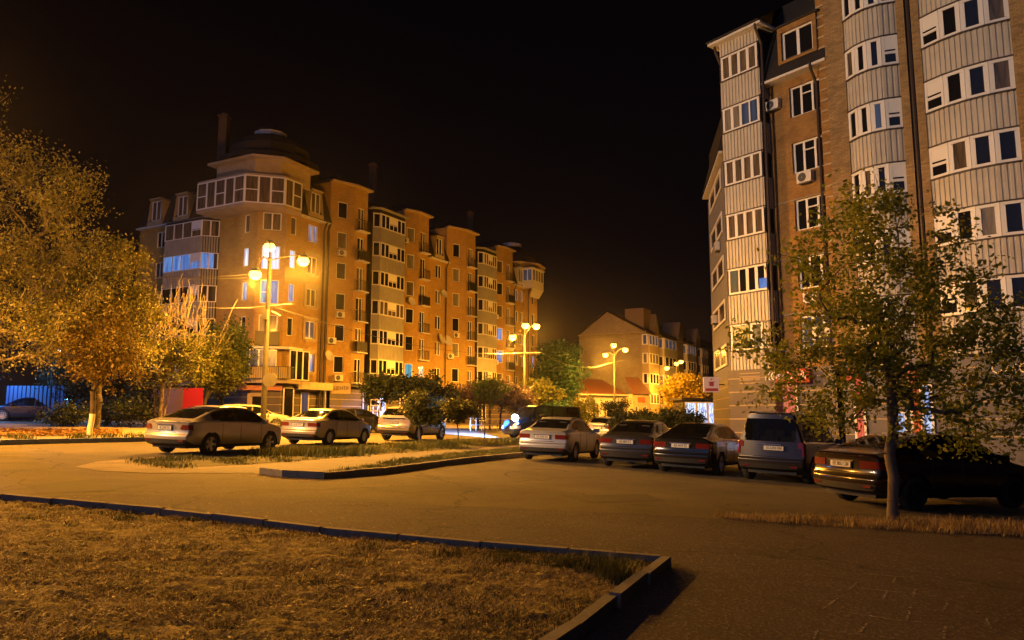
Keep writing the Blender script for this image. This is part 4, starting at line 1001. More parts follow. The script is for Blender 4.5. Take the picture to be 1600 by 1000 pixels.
def bow(ta, tb, bulge, n_, cells, name_, floors, litmap, side, dz):
    """bowed balcony: cladding and windows along an arc"""
    L_ = tb-ta
    pt = lambda k: Q(ta+L_*k/n_, bulge*(1-(2*k/n_-1)**2)-.06)
    inn = MB(); inn.prism([tuple(Q(ta+.02, -2))]+[tuple(pt(k)-sn3*.12) for k in range(n_+1)]+[tuple(Q(tb-.02, -2))], RBASE, TOP); inn.build('wall', M['inside_dark'], RB)
    for f in floors:
        z = RF[f]+dz; zb = z+.95; zt = z+2.30; s_ = MB()
        for k in range(n_): corrugated(s_, pt(k), pt(k+1), z-.60, zb, .20, .04)
        s_.build('cladding', M[side], RB)
        t_ = MB()
        for k in range(n_):
            a, b = pt(k), pt(k+1); m_ = (a+b)/2+sn3*.02; an = math.atan2((b-a).y, (b-a).x); t_.box((m_.x, m_.y, zb), ((b-a).length+.02, .10, .06), an); t_.box((m_.x, m_.y, zt+.03), ((b-a).length+.02, .10, .06), an)
        t_.build('ledge', M['pipe_brown'], RB)
        for k in range(n_):
            a, b = pt(k), pt(k+1); d_ = (b-a).normalized(); lw = (b-a).length
            window(RB, a, d_, lw/2, zb+.03, lw-.01, zt-zb-.03, cells[k], litmap.get((f, k), 'glass_dark'), inset=.0, fr=.115)
bow(tp[0], tp[1], .42, 4, 'gggp', 'a', range(2, 9), {(5, 2): 'lit_dim', (3, 3): 'glass_curtain', (4, 1): 'glass_curtain', (6, 0): 'glass_curtain', (3, 0): 'glass_sheer'}, 'siding_cream', .25)
bow(tp[4]+.0, tp[5], .30, 4, 'pggg', 'b', range(2, 9), {(7, 2): 'lit_dim', (5, 3): 'glass_curtain', (4, 1): 'glass_curtain', (3, 2): 'glass_sheer', (6, 3): 'glass_curtain', (5, 0): 'glass_dark'}, 'siding_cream', .55)
wr.build('wall', M['brick_rust'], RB); wy.build('wall', M['brick_yellow'], RB)
# left return front seen nearly edge-on
c0 = XR(s0-.02, -1.6)+Vector((.35, 1.0)); d0 = Vector((14.9, 56.0)); dd = (c0-d0).normalized(); LL = (c0-d0).length
mid = d0+dd*(LL*.62); nn = Vector((dd.y, -dd.x))
wl_ = MB(); wall(wl_, mid, c0, rg, 21.3); wall(wl_, c0, XR(s0, -1.6), rg, 21.3); wl_.build('wall', M['brick_rust'], RB)
for f in range(2, 7):
    mb = MB(); z = RF[f]; corrugated(mb, d0+nn*.2, mid+nn*.2, z-.75, z+2.16, .22, .03); corrugated(mb, mid+nn*.2, mid, z-.75, z+.85, .22, .03); corrugated(mb, d0-nn*1+dd*.0, d0+nn*.2, z-.75, z+.85, .22, .03)
    mb.build('cladding', mat('siding_dull', (.17, .16, .15), .6, c2=(.13, .125, .12), scale=1.2), RB)
    Lm = (mid-d0).length; window(RB, d0+nn*.24, dd, Lm*.5, z+.80, 6.5, 1.36, 'gg', 'glass_curtain', inset=-.02, fr=.16)
core = MB(); core.prism([tuple(d0), tuple(d0+nn*.1), tuple(mid+nn*.1), tuple(mid)], RBASE, REAVE); core.build('wall', M['inside_dark'], RB)
ev = MB(); cornice(ev, [d0, d0+nn*.2, mid+nn*.2, mid], REAVE-.2, .35, .15); ev.build('eaves', M['white_trim'], RB)
mb = MB(); mb.face([(*(d0+nn*.6), REAVE), (*(mid+nn*.6), REAVE), (*(mid-nn*.5), REAVE+4.2), (*(d0-nn*.5), REAVE+4.2)]); mb.face([(*(mid+nn*.6), REAVE), (*(mid-nn*3), REAVE), (*(mid-nn*.5), REAVE+4.2)])
mb.prism([tuple(d0+rd*0), tuple(mid), tuple(c0+Vector((.1, .1))), tuple(XR(s3, -2.5)), tuple(XR(s3, -14)), tuple(d0+Vector((9, 6)))], 0, 21.4, bottom=False)
mb.build('roof', M['roof_dark'], RB)
ac_unit(RB, c0+dd*-1.0, dd, 0, RF[6]+2.4); ac_unit(RB, d0+nn*.2, dd, 3, RF[3]+1.2); ac_unit(RB, d0+nn*.2, dd, 6, RF[5]+.0)
# rain pipes
for pts in ([XR(s1+.12, -.1)], [XR(s3-.25, RO+.12)], [XR(s0-.25, -.4)]):
    p = pts[0]; z_ = 21.2 if p != XR(s3-.25, RO+.12) else REAVE
    mb = MB(); mb.tube([(p.x+rn.x*.5, p.y+rn.y*.5, z_+.15), (p.x+rn.x*.45, p.y+rn.y*.45, z_-.1), (p.x, p.y, z_-.8), (p.x, p.y, rg)], .075, 8); mb.build('downpipe', M['pipe_brown'], RB)
# ground floor in striped stone, shops
gs = MB(); bn = MB(); zt = RBASE+.02
mat('stone_purple', (.075, .058, .065), .5, c2=(.05, .038, .043), scale=2.5)
GL = [(d0+nn*.3, c0+nn*.3), (XR(s0-.1, -.9), XR(s0-.1, .12)), (XR(s0-.1, .12), XR(s1+.2, .12)), (XR(s1+.2, .12), XR(s1+.2, RO+.2)), (XR(s1+.2, RO+.2), XR(s3, RO+.2)), (A0+sn3*.05, Q(tp[5]+4, .05))]
for a, b in GL:
    wall(gs, a, b, rg, zt); L_ = (b-a).length; d_ = (b-a)/L_; m_ = (a+b)/2
    for k in range(5): bn.box((m_.x, m_.y, .95+.66*k), (L_, .03, .055), math.atan2(d_.y, d_.x))
for k in range(4): p = XR((s0+s1)/2, .12); bn.box((p.x, p.y, 3.35+.16*k), (LW1*.5, .035, .05), ra)
gs.build('shop_wall', M['stone_purple'], RB); bn.build('stone_bands', M['plaster_trim'], RB)
litpane('red_glow', (.75, .06, .02), (.95, .24, .14), .8, 3)
litpane('red_sign', (.75, .06, .01), (.95, .14, .03), .75, 4)
litpane('shop_glow2', (.08, .14, .40), (.60, .72, 1.0), 1.0, 5)
so = XR(0, RO+.22)
def rpx(px, z=2.5): return on_line(so, rd, px, z)
x0, x1 = rpx(1207), rpx(1268); mb = MB(); p = XR((x0+x1)/2, RO+.55); mb.box((p.x, p.y, 3.62), (x1-x0, .5, .62), ra); mb.build('shop_sign', M['red_sign'], RB)
p = XR((x0+x1)/2+.1, RO+.82); lettering('КОМОРА', .50, mat('letter_white', (.7, .7, .66), .5, emit=(.9, .85, .75), es=.12), RB, (p.x, p.y, 3.60), ra, .015)
for a_, b_, m_ in ((1208, 1216, 'red_sign'), (1222, 1248, 'red_glow')):
    c_ = (rpx(a_)+rpx(b_))/2; window(RB, so, rd, c_, .35, rpx(b_)-rpx(a_), 2.9, 'g', m_, inset=-.05, name='shop_window')
window(RB, so, rd, rpx(1200), .9, .8, 2.0, 'g', 'shop_dim', inset=-.05, name='shop_window')
so = Q(0, .07)
def qpx(px, z=2.5): return on_line(so, sd3, px, z)
for a_, b_, m_, z_, h_ in ((1335, 1352, 'red_glow', .6, 2.9), (1395, 1416, 'shop_glow2', .2, 1.7), (1424, 1440, 'red_sign', .6, 2.6), (1444, 1452, 'shop_glow2', .6, 2.4)):
    window(RB, so, sd3, (qpx(a_)+qpx(b_))/2, z_, max(.5, qpx(b_)-qpx(a_)), h_, 'g', m_, inset=-.05, name='shop_window')
for a_, b_ in ((1322, 1350), (1412, 1436)):
    mb = MB(); p = Q((qpx(a_)+qpx(b_))/2, .3); mb.box((p.x, p.y, 3.5), (qpx(b_)-qpx(a_), .4, .5), math.atan2(sd3.y, sd3.x)); mb.build('shop_sign', M['red_sign'], RB)
a_, b_ = qpx(1535, 3.3), qpx(1535, 3.3)+3.6; p = Q((a_+b_)/2, .22); mb = MB(); mb.box((p.x, p.y, 3.52), (b_-a_, .12, .9), math.atan2(sd3.y, sd3.x)); mb.build('shop_sign', M['sign_dark'], RB)
p = Q(a_+1.0, .30); lettering('Смо', .62, mat('letter_gold', (.60, .42, .16), .4, emit=(.8, .5, .15), es=.15), RB, (p.x, p.y, 3.5), math.atan2(sd3.y, sd3.x), .02)
# box sign on a bracket at the corner
p = at(1111, 601, 39.5); mb = MB(); mb.box((p.x, p.y, p.z), (.78, .16, .78), 0); o = mb.build('box_sign', M['sign_box'] if 'sign_box' in M else mat('sign_box', (.60, .42, .36), .5, emit=(.9, .6, .45), es=.12), RB)
mb = MB(); y_ = p.y-.085; mr_ = mat('sign_mark', (.42, .06, .05), .5)
mb.box((p.x, y_, p.z-.26), (.64, .01, .14)); mb.box((p.x, y_, p.z+.13), (.34, .01, .035)); mb.box((p.x, y_, p.z+.02), (.22, .01, .2)); mb.lathe([(.001, 0), (.045, 0)], (p.x, y_-.003, p.z+.27), 10, 'y'); mb.build('emblem', mr_, RB)
mb = MB(); mb.tube([(p.x+.35, p.y, p.z), (p.x+.75, p.y+.2, p.z)], .03, 6); mb.build('bracket', M['iron'], RB)
# ------------------------------------------------------------ FAR BUILDING (gable end and street front)
FB = empty('brick_house', (19.5, 115, gz(19.5, 115)), 'four-storey brick building with a pointed gable end at the far end of the street', 'building')
fc = Vector((19.9, 115.0)); fl = fc-v*10.6; fu = Vector((.50, .866)).normalized(); fnn = Vector((fu.y, -fu.x))
fz = gz(19, 110)-.3; FE = 14.7
mb = MB(); wall(mb, fl, fc, fz, FE, [(1.2, 1.8, 6.3, 6.9), (9.2, 10.0, 6.2, 6.8)], .2)
gm = (fl+fc)/2-v*.6
mb.face([(fl.x, fl.y, FE), (fc.x, fc.y, FE), (gm.x, gm.y, FE+3.4)], [(0, 0), (10.6, 0), (5.3, 3)])
wall(mb, fc, fc+fu*60, fz, FE); wall(mb, fl+fu*60, fl, fz, FE)
mb.build('wall', M['brick_pale'], FB)
mb = MB(); 
for a, b in ((fl-v*.2, gm), (gm, fc+v*.2)):
    za, zb = (FE+.02, FE+3.5) if a.x < b.x and b == gm else (FE+3.5, FE+.02)
    o_ = -u*.25
    mb.face([(a.x+o_.x, a.y+o_.y, za), (b.x+o_.x, b.y+o_.y, zb), (b.x+o_.x, b.y+o_.y, zb+.22), (a.x+o_.x, a.y+o_.y, za+.22)])
    mb.face([(a.x+o_.x, a.y+o_.y, za+.22), (b.x+o_.x, b.y+o_.y, zb+.22), (b.x+fu.x*60, b.y+fu.y*60, zb+.22), (a.x+fu.x*60, a.y+fu.y*60, za+.22)])
mb.build('roof', M['roof_dark'], FB)
mb = MB(); cornice(mb, [fl, fc, fc+fu*60], FE-.9, .22, .16); cornice(mb, [fl, fc, fc+fu*60], FE-.2, .45, .2); mb.build('cornice', M['plaster_trim'], FB)
for k, (px_, py_, w_, h_) in enumerate(((992, 500, 2.2, 2.6), (1040, 505, 2.0, 2.2))):
    pass
bx = fc+fu*3-v*2; mb = MB(); mb.box((bx.x, bx.y, FE+2.2), (3.6, 3, 3.2), math.atan2(u.y, u.x)); mb.build('chimney', M['brick_rust'], FB)
bx = fc+fu*24-v*3; mb = MB(); mb.box((bx.x, bx.y, FE+2.4), (3, 3, 3.2), math.atan2(u.y, u.x)); mb.build('chimney', M['brick_rust'], FB)
# window stacks on the street front, with pointed gables
tf = lambda px: on_line(fc, fu, px, 9)
zf = {1: 2.9, 2: 5.9, 3: 8.9, 4: 11.7}
fz_l = {(0, 4): 'lit_dim', (0, 3): 'glass_sheer', (1, 4): 'lit_dim', (2, 4): 'lit_dim', (0, 1): 'glass_curtain', (1, 2): 'lit_tan'}
for k, (a_, b_) in enumerate(((1004, 1020), (1029, 1049), (1066, 1080), (1089, 1099))):
    ta_, tb_ = tf(a_), tf(b_); L_ = tb_-ta_; mb = MB(); a0 = fc+fu*ta_+fnn*1.0; a1_ = fc+fu*tb_+fnn*1.0
    mb.prism([tuple(a0-fnn*1.1), tuple(a0), tuple(a1_), tuple(a1_-fnn*1.1)], fz, FE-.4); mb.build('bay', M['siding_cream' if k else 'plaster_trim'], FB)
    for f in (1, 2, 3, 4):
        window(FB, a0, fu, L_/2, zf[f]+.9, L_*.92, 1.6, 'ggg', fz_l.get((k, f), 'glass_dark'), inset=-.03, fr=.14)
        window(FB, a0-fnn*1.05, fnn, .5, zf[f]+.9, .9, 1.6, 'g', fz_l.get((k, f), 'glass_dark'), inset=-.03, fr=.14)
for px_ in (1024, 1062, 1090):
    t_ = tf(px_); c_ = fc+fu*t_+fnn*.35; W_ = 2.0+t_*.03; mb = MB()
    a, b = c_-fu*W_/2, c_+fu*W_/2; mb.prism([tuple(a-fnn*1.2), tuple(a), tuple(b), tuple(b-fnn*1.2)], fz, FE+.6)
    mb.face([(a.x, a.y, FE+.6), (b.x, b.y, FE+.6), (c_.x, c_.y, FE+3.2)]); mb.face([(a.x, a.y, FE+.6), (c_.x, c_.y, FE+3.2), (c_.x-fnn.x*3, c_.y-fnn.y*3, FE+3.2), (a.x-fnn.x*3, a.y-fnn.y*3, FE+.6)])
    mb.build('gable', M['brick_yellow'], FB)
mb = MB(); q = fc+fu*.4+fnn*.2; mb.tube([(q.x, q.y, FE-.6), (q.x, q.y, 1)], .12, 6); mb.build('downpipe', M['pipe_brown'], FB)
# annex with the red roof
AX = empty('annex', (9, 108, gz(9, 108)), 'low white annex with a red sloping roof in front of the gable end', 'annex')
a = at(884, 640, 100); b = at(1012, 640, 108); a = Vector((a.x, a.y)); b = Vector((b.x, b.y)); ad_ = (b-a).normalized(); an_ = Vector((-ad_.y, ad_.x)); az = gz(a.x, a.y)-.2
b2_ = a+ad_*((b-a).length*.72)
mb = MB(); wall(mb, a, b2_, az, 4.9, [(2.2, 3.6, 1.4, 3.8), (4.4, 5.8, 1.4, 3.8), (6.4, 7.6, 1.4, 3.8)], .15); wall(mb, a+an_*6, a, az, 4.9); mb.build('wall', M['panel_white'], AX)
for s_, w_ in ((2.9, 1.4), (5.1, 1.4), (7.0, 1.2)): window(AX, a, ad_, s_, 1.4, w_, 2.4, 'gg', 'glass_sheer', inset=.1, fr=.12)
mb = MB(); o_ = an_*-.5; t_ = an_*5
mb.face([(*(a+o_-ad_*.8), 4.9), (*(b2_+o_), 4.9), (*(b2_+t_), 7.2), (*(a+t_+ad_*1.2), 7.2)]); mb.face([(*(a+o_-ad_*.8), 4.9), (*(a+t_+ad_*1.2), 7.2), (*(a+t_), 4.9)])
mb.face([(*(a+o_-ad_*.8), 4.9), (*(b2_+o_), 4.9), (*(b2_+an_*.1), 4.88), (*(a+an_*.1), 4.88)])
mb.build('roof', M['roof_red'], AX)
mb = MB(); mb.box((*((a+b2_)/2+o_), 4.83), ((b2_-a).length+.8, .12, .2), math.atan2(ad_.y, ad_.x)); mb.build('gutter', M['panel_white'], AX)
KI = empty('kiosk', (*(b2_+ad_*1.6), az+.2), 'small cream kiosk with a steep little roof and round sign beside the far lamp post', 'kiosk')
mb = MB(); k0 = b2_+ad_*.1-an_*1.2; k1_ = k0+ad_*3.2
wall(mb, k0, k1_, az, 5.0, [(.5, 1.1, 1.3, 3.4), (2.1, 2.7, 1.3, 3.4)], .12); wall(mb, k0+an_*3, k0, az, 5.0); wall(mb, k1_, k1_+an_*3, az, 5.0); mb.build('wall', M['sign_cream'], KI)
for s_ in (.8, 2.4): window(KI, k0, ad_, s_, 1.3, .6, 2.1, 'm', 'glass_sheer', inset=.08, fr=.1)
mb = MB(); mb.face([(*(k0-an_*.3-ad_*.2), 5.0), (*(k1_-an_*.3+ad_*.2), 5.0), (*(k1_+an_*1.8-ad_*.3), 7.4), (*(k0+an_*1.8+ad_*.3), 7.4)]); mb.build('roof', M['roof_red'], KI)
mb = MB(); q = k0+ad_*1.6-an_*.06; mb.box((q.x, q.y, 4.25), (1.3, .06, .7), math.atan2(ad_.y, ad_.x)); mb.build('sign_board', M['sign_orange'], KI)
# dark low silhouettes between the buildings
mb = MB(); p = at(852, 600, 190); q = at(905, 600, 150); mb.prism([(p.x-30, p.y), (q.x, q.y), (q.x+5, q.y+20), (p.x-10, p.y+30)], 0, 10.5); 
o = mb.build('distant_house', M['roof_dark'], origin=(q.x, q.y, 0)); tag(o, 'dark unlit house in the distance between the two lit buildings', 'house')
litpane('market_glow', (.02, .07, .45), (.85, .92, 1.0), 1.6, 5)
MK_ = empty('shop_kiosk', at(1085, 655, 88)-Vector((0, 0, 1)), 'shop kiosk lit blue and white, left of the right-hand building', 'kiosk')
p = at(1088, 640, 92); mb = MB(); mb.box((p.x, p.y, 1.6), (4.6, 3, 4.4), .2); mb.box((p.x, p.y, 3.95), (5.2, 3.6, .25), .2); mb.build('wall', M['roof_dark'], MK_)
window(MK_, (p.x-1.956, p.y-1.927), (math.cos(.2), math.sin(.2)), 2.3, .5, 4.3, 3.1, 'ggg', 'market_glow', inset=-.05, fr=.12, name='shop_window')
# ------------------------------------------------------------ lamps
mat('pole_paint', (.14, .135, .125), .6, c2=(.10, .095, .09), scale=3)
mat('pole_concrete', (.06, .055, .045), .85, c2=(.04, .038, .03), scale=6, bump=.004)
mat('lamp_glow', (.9, .6, .2), .3, emit=(1.0, .52, .07), es=8)
mat('lamp_glow_white', (.9, .9, .9), .3, emit=(.9, .95, 1), es=25)
mat('lamp_housing', (.10, .10, .09), .5)
def lamp(name, base, heads, label, power, glow='lamp_glow', pole_r=(.13, .07), pole_m='pole_paint', top=None, color=SODIUM, gr=.2, group='street lamps along the street', extras=None, upf=.12, hw_=None):
    """heads: world points of the lamps"""
    r_ = empty(name, base, label, 'street lamp', group)
    b = Vector(base); tz = top if top else max(h[2] for h in heads)-.25; tp_ = Vector((b.x, b.y, tz))
    mb = MB(); mb.tube([(b.x, b.y, b.z-.1), (b.x, b.y, b.z+1.0), (b.x, b.y, tz)], [pole_r[0], pole_r[0]*.92, pole_r[1]], 10)
    mb.build('pole', M[pole_m], r_, smooth=True)
    for hi, h in enumerate(heads):
        h = Vector(h); hp_ = hw_[hi] if hw_ else 1.0; mb = MB(); a0 = tp_+Vector((0, 0, -.15 if (h-tp_).xy.length > .3 else 0)); hz = h+Vector((0, 0, .26))
        m1 = a0.lerp(hz, .45)+Vector((0, 0, .02)); m1.z = max(a0.z, a0.z*.35+hz.z*.65) if (h-tp_).xy.length > .3 else m1.z
        mb.tube([a0, m1, hz], .035, 6); mb.build('arm', M[pole_m], r_)
        mb = MB(); mb.lathe([(.02, .30), (.14, .26), (.24, .12), (.26, .06), (.24, .05)], (h.x, h.y, h.z), 14); hd = mb.build('lamp_head', M['lamp_housing'], r_, smooth=True)
        mb = MB(); mb.lathe([(gr*math.sin(a_), gr*.85*math.cos(a_)-gr*.35) for a_ in np.linspace(.9, 3.12, 8)], (h.x, h.y, h.z), 16); g_ = mb.build('lamp_lens', M[glow], r_, smooth=True)
        g_.parent = hd; 
        for kd, sh in (('SPOT', 1-upf), ('POINT', upf)):
            L_ = bpy.data.objects.new('lamp_light', bpy.data.lights.new('lamp_light', kd)); col.objects.link(L_)
            L_.data.energy = power*sh*hp_; L_.data.color = color; L_.data.shadow_soft_size = .12; L_.parent = r_; L_.location = h+Vector((0, 0, -.25-gr*1.3))-b
            if kd == 'SPOT':
                ov = Vector((h.x-b.x, h.y-b.y, 0)); L_.data.spot_size = R(156); L_.data.spot_blend = .5
                ov = ov.normalized()*math.tan(R(27)) if ov.length > .3 else ov*0
                L_.rotation_euler = (ov+Vector((0, 0, -1))).to_track_quat('-Z', 'Y').to_euler()
    return r_
LP = 9000
# main pole left of centre
g = ground(411, 668); Y1 = 40.0
b1_ = at(411, 660, Y1); b1_.z = gz(b1_.x, b1_.y)
bt = b1_.xy
hd1 = [at(421, 383, Y1+1.2), at(474, 405, Y1-.2), at(399, 426, Y1-2.2)]
L1 = lamp('street_lamp', b1_, hd1, 'tall concrete lamp post with three orange lamps in front of the corner tower', 29000, pole_r=(.17, .11), pole_m='pole_concrete', top=10.1, hw_=(1.2, 1.05, .3), gr=.3)
# cross arm, lower fitting, junction box, road sign on the pole
mb = MB(); a, b = at(392, 481, Y1), at(455, 475, Y1); mb.tube([a, b], .045, 6); a, b = at(424, 487, Y1), at(438, 494, Y1); mb.tube([a, b], .06, 6); mb.build('cross_arm', M['pole_paint'], L1)
mb = MB(); a = at(419, 492, Y1); mb.box((a.x-.12, a.y-.1, a.z), (.3, .3, .5)); mb.build('junction_box', M['lamp_housing'], L1)
mb = MB(); a = at(425, 594, Y1); mb.lathe([(.001, -.02), (.38, -.02), (.38, .02), (.001, .02)], (a.x-.05, a.y-.2, a.z), 20, 'y'); mb.build('road_sign', M['pole_paint'], L1)
def lpost(px, Y, hp, label, power, py_top, grp='street lamps along the street', g_=.34):
    b = at(px, 650, Y); b.z = gz(b.x, b.y); hs = [at(x_, y_, Y+dy) for x_, y_, dy in hp]
    r_ = lamp('street_lamp', b, hs, label, power, top=at(px, py_top, Y).z, group=grp, gr=g_); return r_
L2 = lpost(820, 73, [(821, 507, .8), (801, 525, -.6), (838, 508, .4)], 'tall lamp post with three orange lamps at the right end of the orange building', 24000, 522)
L3 = lpost(961, 92, [(959, 538, 1), (946, 553, -.8), (977, 545, .4)], 'pale lamp post with three orange lamps in front of the brick gable end', 15000, 553)
L4 = lpost(1059, 112, [(1057, 567, 1), (1042, 574, -.6), (1064, 564, .4)], 'distant lamp post with three lamps above the bright yellow tree', 5000, 575)
L5 = lpost(1102, 150, [(1100, 585, 0)], 'small far lamp with one pale head beside the right building', 3000, 590, g_=.3)
mb = MB(); a, b = at(801, 552, 73), at(845, 551, 73); mb.tube([a, b], .035, 6); mb.build('cross_arm', M['pole_paint'], L2)
mb = MB(); a, b = at(950, 568, 92), at(974, 563, 92); mb.tube([a, b], .035, 6); mb.build('cross_arm', M['pole_paint'], L3)
# lamps of the same street outside the frame on the left, whose light falls across the car park
b = Vector((-20.5, 22, gz(-20.5, 22)))
lamp('street_lamp', b, [b+Vector((1.3, -.2, 9.2)), b+Vector((-1.1, .4, 9.2))], 'street lamp just outside the left edge, lighting the tall tree', 21000, top=b.z+9.1, color=(1.0, .40, .045), upf=.12)
# warm white floodlight mast added unseen outside the frame, aimed across the car park at the right-hand building
b = Vector((-31, 13, gz(-31, 13))); fm = empty('added_floodlight_mast', b, 'added unseen floodlight mast left of the picture, aimed at the right-hand building', 'floodlight')
mb = MB(); mb.tube([b, b+Vector((0, 0, 9.5))], .12, 8); mb.tube([b+Vector((-.5, .9, 9.3)), b+Vector((.5, -.9, 9.3))], .05, 6); mb.build('pole', M['pole_paint'], fm)
for k_, (dx, dy) in enumerate(((-.4, .75), (.4, -.75))):
    mb = MB(); q = b+Vector((dx, dy, 9.6)); mb.box(q, (.25, .5, .4), .42); hd = mb.build('lamp_head', M['lamp_housing'], fm)
    mb = MB(); mb.box(q+Vector((.12, .055, 0)), (.02, .42, .32), .42); o_ = mb.build('lamp_lens', M['lamp_glow'], hd)
    L_ = bpy.data.objects.new('lamp_light', bpy.data.lights.new('lamp_light', 'SPOT')); col.objects.link(L_); L_.data.energy = 22000; L_.data.color = (1.0, .70, .42); L_.data.spot_size = R(64); L_.data.spot_blend = .9; L_.data.shadow_soft_size = .2
    L_.parent = fm; L_.location = q+Vector((.35, .15, 0))-b; L_.rotation_euler = Vector((1, .46, .04)).to_track_quat('-Z', 'Y').to_euler()
# ------------------------------------------------------------ overhead wires
def wire(name, a, b, sag, r_, label, grp='overhead wires'):
    pts = [a.lerp(b, k/14)-Vector((0, 0, sag*4*(k/14)*(1-k/14))) for k in range(15)]
    mb = MB(); mb.tube(pts, r_, 5); o = mb.build(name, mat('wire', (.07, .066, .06), .5), origin=tuple(a)); tag(o, label, 'wire', grp)
A_ = at(395, 428, Y1-1.5); wire('overhead_wire', at(-60, 395, 30), A_, .5, .014, 'upper overhead wire running from the left trees to the lamp heads')
wire('overhead_wire', at(-60, 392, 31), at(418, 432, Y1), .5, .014, 'second upper overhead wire ending at the concrete pole')
wire('overhead_wire', at(120, 450, 34), at(392, 481, Y1), .3, .014, 'lower overhead wire ending at the cross arm of the concrete pole')
wire('overhead_wire', at(804, 552, 73), at(430, 480, Y1), .8, .018, 'long overhead wire between the two nearest lamp posts')
wire('overhead_wire', at(845, 551, 73), at(950, 568, 92), .9, .022, 'overhead wire hanging between the middle and far lamp posts')
# ------------------------------------------------------------ cars
def car_glass():
    m = mat('car_glass', (.012, .013, .015), .04); n = m.node_tree.nodes; l = m.node_tree.links; p = n['Principled BSDF']
    t = n.new('ShaderNodeBsdfTransparent'); t.inputs[0].default_value = (.42, .45, .44, 1); f = n.new('ShaderNodeMath'); fr = n.new('ShaderNodeFresnel'); fr.inputs[0].default_value = 1.5
    f.operation = 'MULTIPLY_ADD'; f.inputs[1].default_value = 1.0; f.inputs[2].default_value = .22; f.use_clamp = True; l.new(fr.outputs[0], f.inputs[0])
    mx = n.new('ShaderNodeMixShader'); l.new(f.outputs[0], mx.inputs[0]); l.new(t.outputs[0], mx.inputs[1]); l.new(p.outputs[0], mx.inputs[2]); l.new(mx.outputs[0], n['Material Output'].inputs[0])
mat('tyre', (.018, .018, .018), .85); mat('rim', (.42, .42, .42), .35, metal=.8); mat('car_black', (.012, .012, .012), .55); car_glass()
mat('tail_red', (.13, .008, .008), .15, coat=.6); mat('tail_clear', (.45, .36, .34), .15, coat=.6); mat('tail_amber', (.55, .15, .03), .2, coat=.5); mat('chrome', (.7, .7, .7), .15, metal=1.0)
mat('plate', (.62, .60, .52), .4); mat('plate_ink', (.03, .03, .05), .5); mat('plate_blue', (.04, .09, .35), .5)
mat('head_clear', (.5, .52, .55), .1, metal=.3, coat=.8)
def paint(name, c, metal=.35, rough=.32): return mat(name, c, rough, metal=metal, coat=.7)
def pl(tab, x):
    if x <= tab[0][0]: return tab[0][1]
    for (a, b), (c_, d_) in zip(tab[:-1], tab[1:]):
        if x <= c_:
            t = (x-a)/(c_-a); return b+(d_-b)*t
    return tab[-1][1]
def smooth_tab(tab, L, n=200, k=4):
    xs = np.linspace(0, L, n); ys = np.array([pl(tab, x) for x in xs])
    for _ in range(k): ys[1:-1] = (ys[:-2]+2*ys[1:-1]+ys[2:])/4
    return lambda x: float(np.interp(x, xs, ys))
SED = dict(L=4.6, W=1.80, top=[(0, .99), (.10, 1.02), (.50, 1.055), (.70, 1.10), (1.25, 1.33), (1.6, 1.425), (2.2, 1.455), (2.7, 1.43), (3.05, 1.33), (3.65, .985), (4.2, .86), (4.5, .72), (4.6, .62)],
           belt=[(0, .93), (1, .985), (2.5, .955), (3.6, .90), (4.3, .78), (4.6, .58)], bot=[(0, .34), (.35, .24), (4.3, .2), (4.6, .26)],
           wid=[(0, .80), (.12, .85), (.5, .89), (1.2, .90), (3.6, .90), (4.2, .86), (4.45, .76), (4.6, .62)], wheels=(.98, 3.66), tr=.32,
           rw=(.62, 1.42), ws=(2.86, 3.60), side=(.98, 3.42), pill=(2.06,), rearprof=[(.2, .07), (.34, .0), (.55, -.03), (.62, .02), (.70, .045), (.92, .035), (1.02, .0), (1.6, 0)], capwin=None, hw=.56, tail=(.74, .875, .42, .26), plate=(.80, .0), ptrim=None)
def var(base, **k): d = dict(base); d.update(k); return d
LIFT = var(SED, L=4.67, top=[(0, .97), (.10, 1.01), (.40, 1.05), (.62, 1.12), (1.2, 1.33), (1.7, 1.43), (2.3, 1.46), (2.8, 1.43), (3.12, 1.34), (3.72, .985), (4.25, .87), (4.55, .72), (4.67, .62)], rw=(.46, 1.62), side=(1.05, 3.5), tail=(.73, .88, .56, .22), plate=(.66+.12, .0))
HB = var(SED, top=[(0, .98), (.12, 1.04), (.35, 1.07), (.60, 1.16), (1.2, 1.35), (1.65, 1.42), (2.2, 1.445), (2.7, 1.42), (3.1, 1.30), (3.68, .96), (4.2, .84), (4.5, .70), (4.6, .6)], rw=(.50, 1.55))
SUV = var(SED, L=4.6, W=1.86, top=[(0, 1.10), (.06, 1.22), (.35, 1.52), (.50, 1.60), (1.1, 1.67), (2.2, 1.69), (2.8, 1.63), (3.1, 1.52), (3.65, 1.10), (4.3, 1.0), (4.5, .86), (4.6, .72)],
          belt=[(0, 1.04), (1, 1.10), (2.5, 1.04), (3.6, 1.0), (4.3, .88), (4.6, .68)], bot=[(0, .40), (.35, .30), (4.3, .27), (4.6, .32)], rw=(.06, .40), side=(.62, 3.45), wheels=(.98, 3.66), tr=.36,
          wid=[(0, .84), (.12, .88), (.5, .92), (1.2, .93), (3.6, .93), (4.2, .88), (4.45, .78), (4.6, .66)], capwin=(1.04, 1.2), tail=(.86, 1.04, .50, .30), plate=(.86, .0), hw=.62, pill=(1.22, 2.2),
          rearprof=[(.3, .05), (.4, .0), (.66, -.04), (.72, .02), (.85, .05), (1.1, .05), (1.7, .0)])
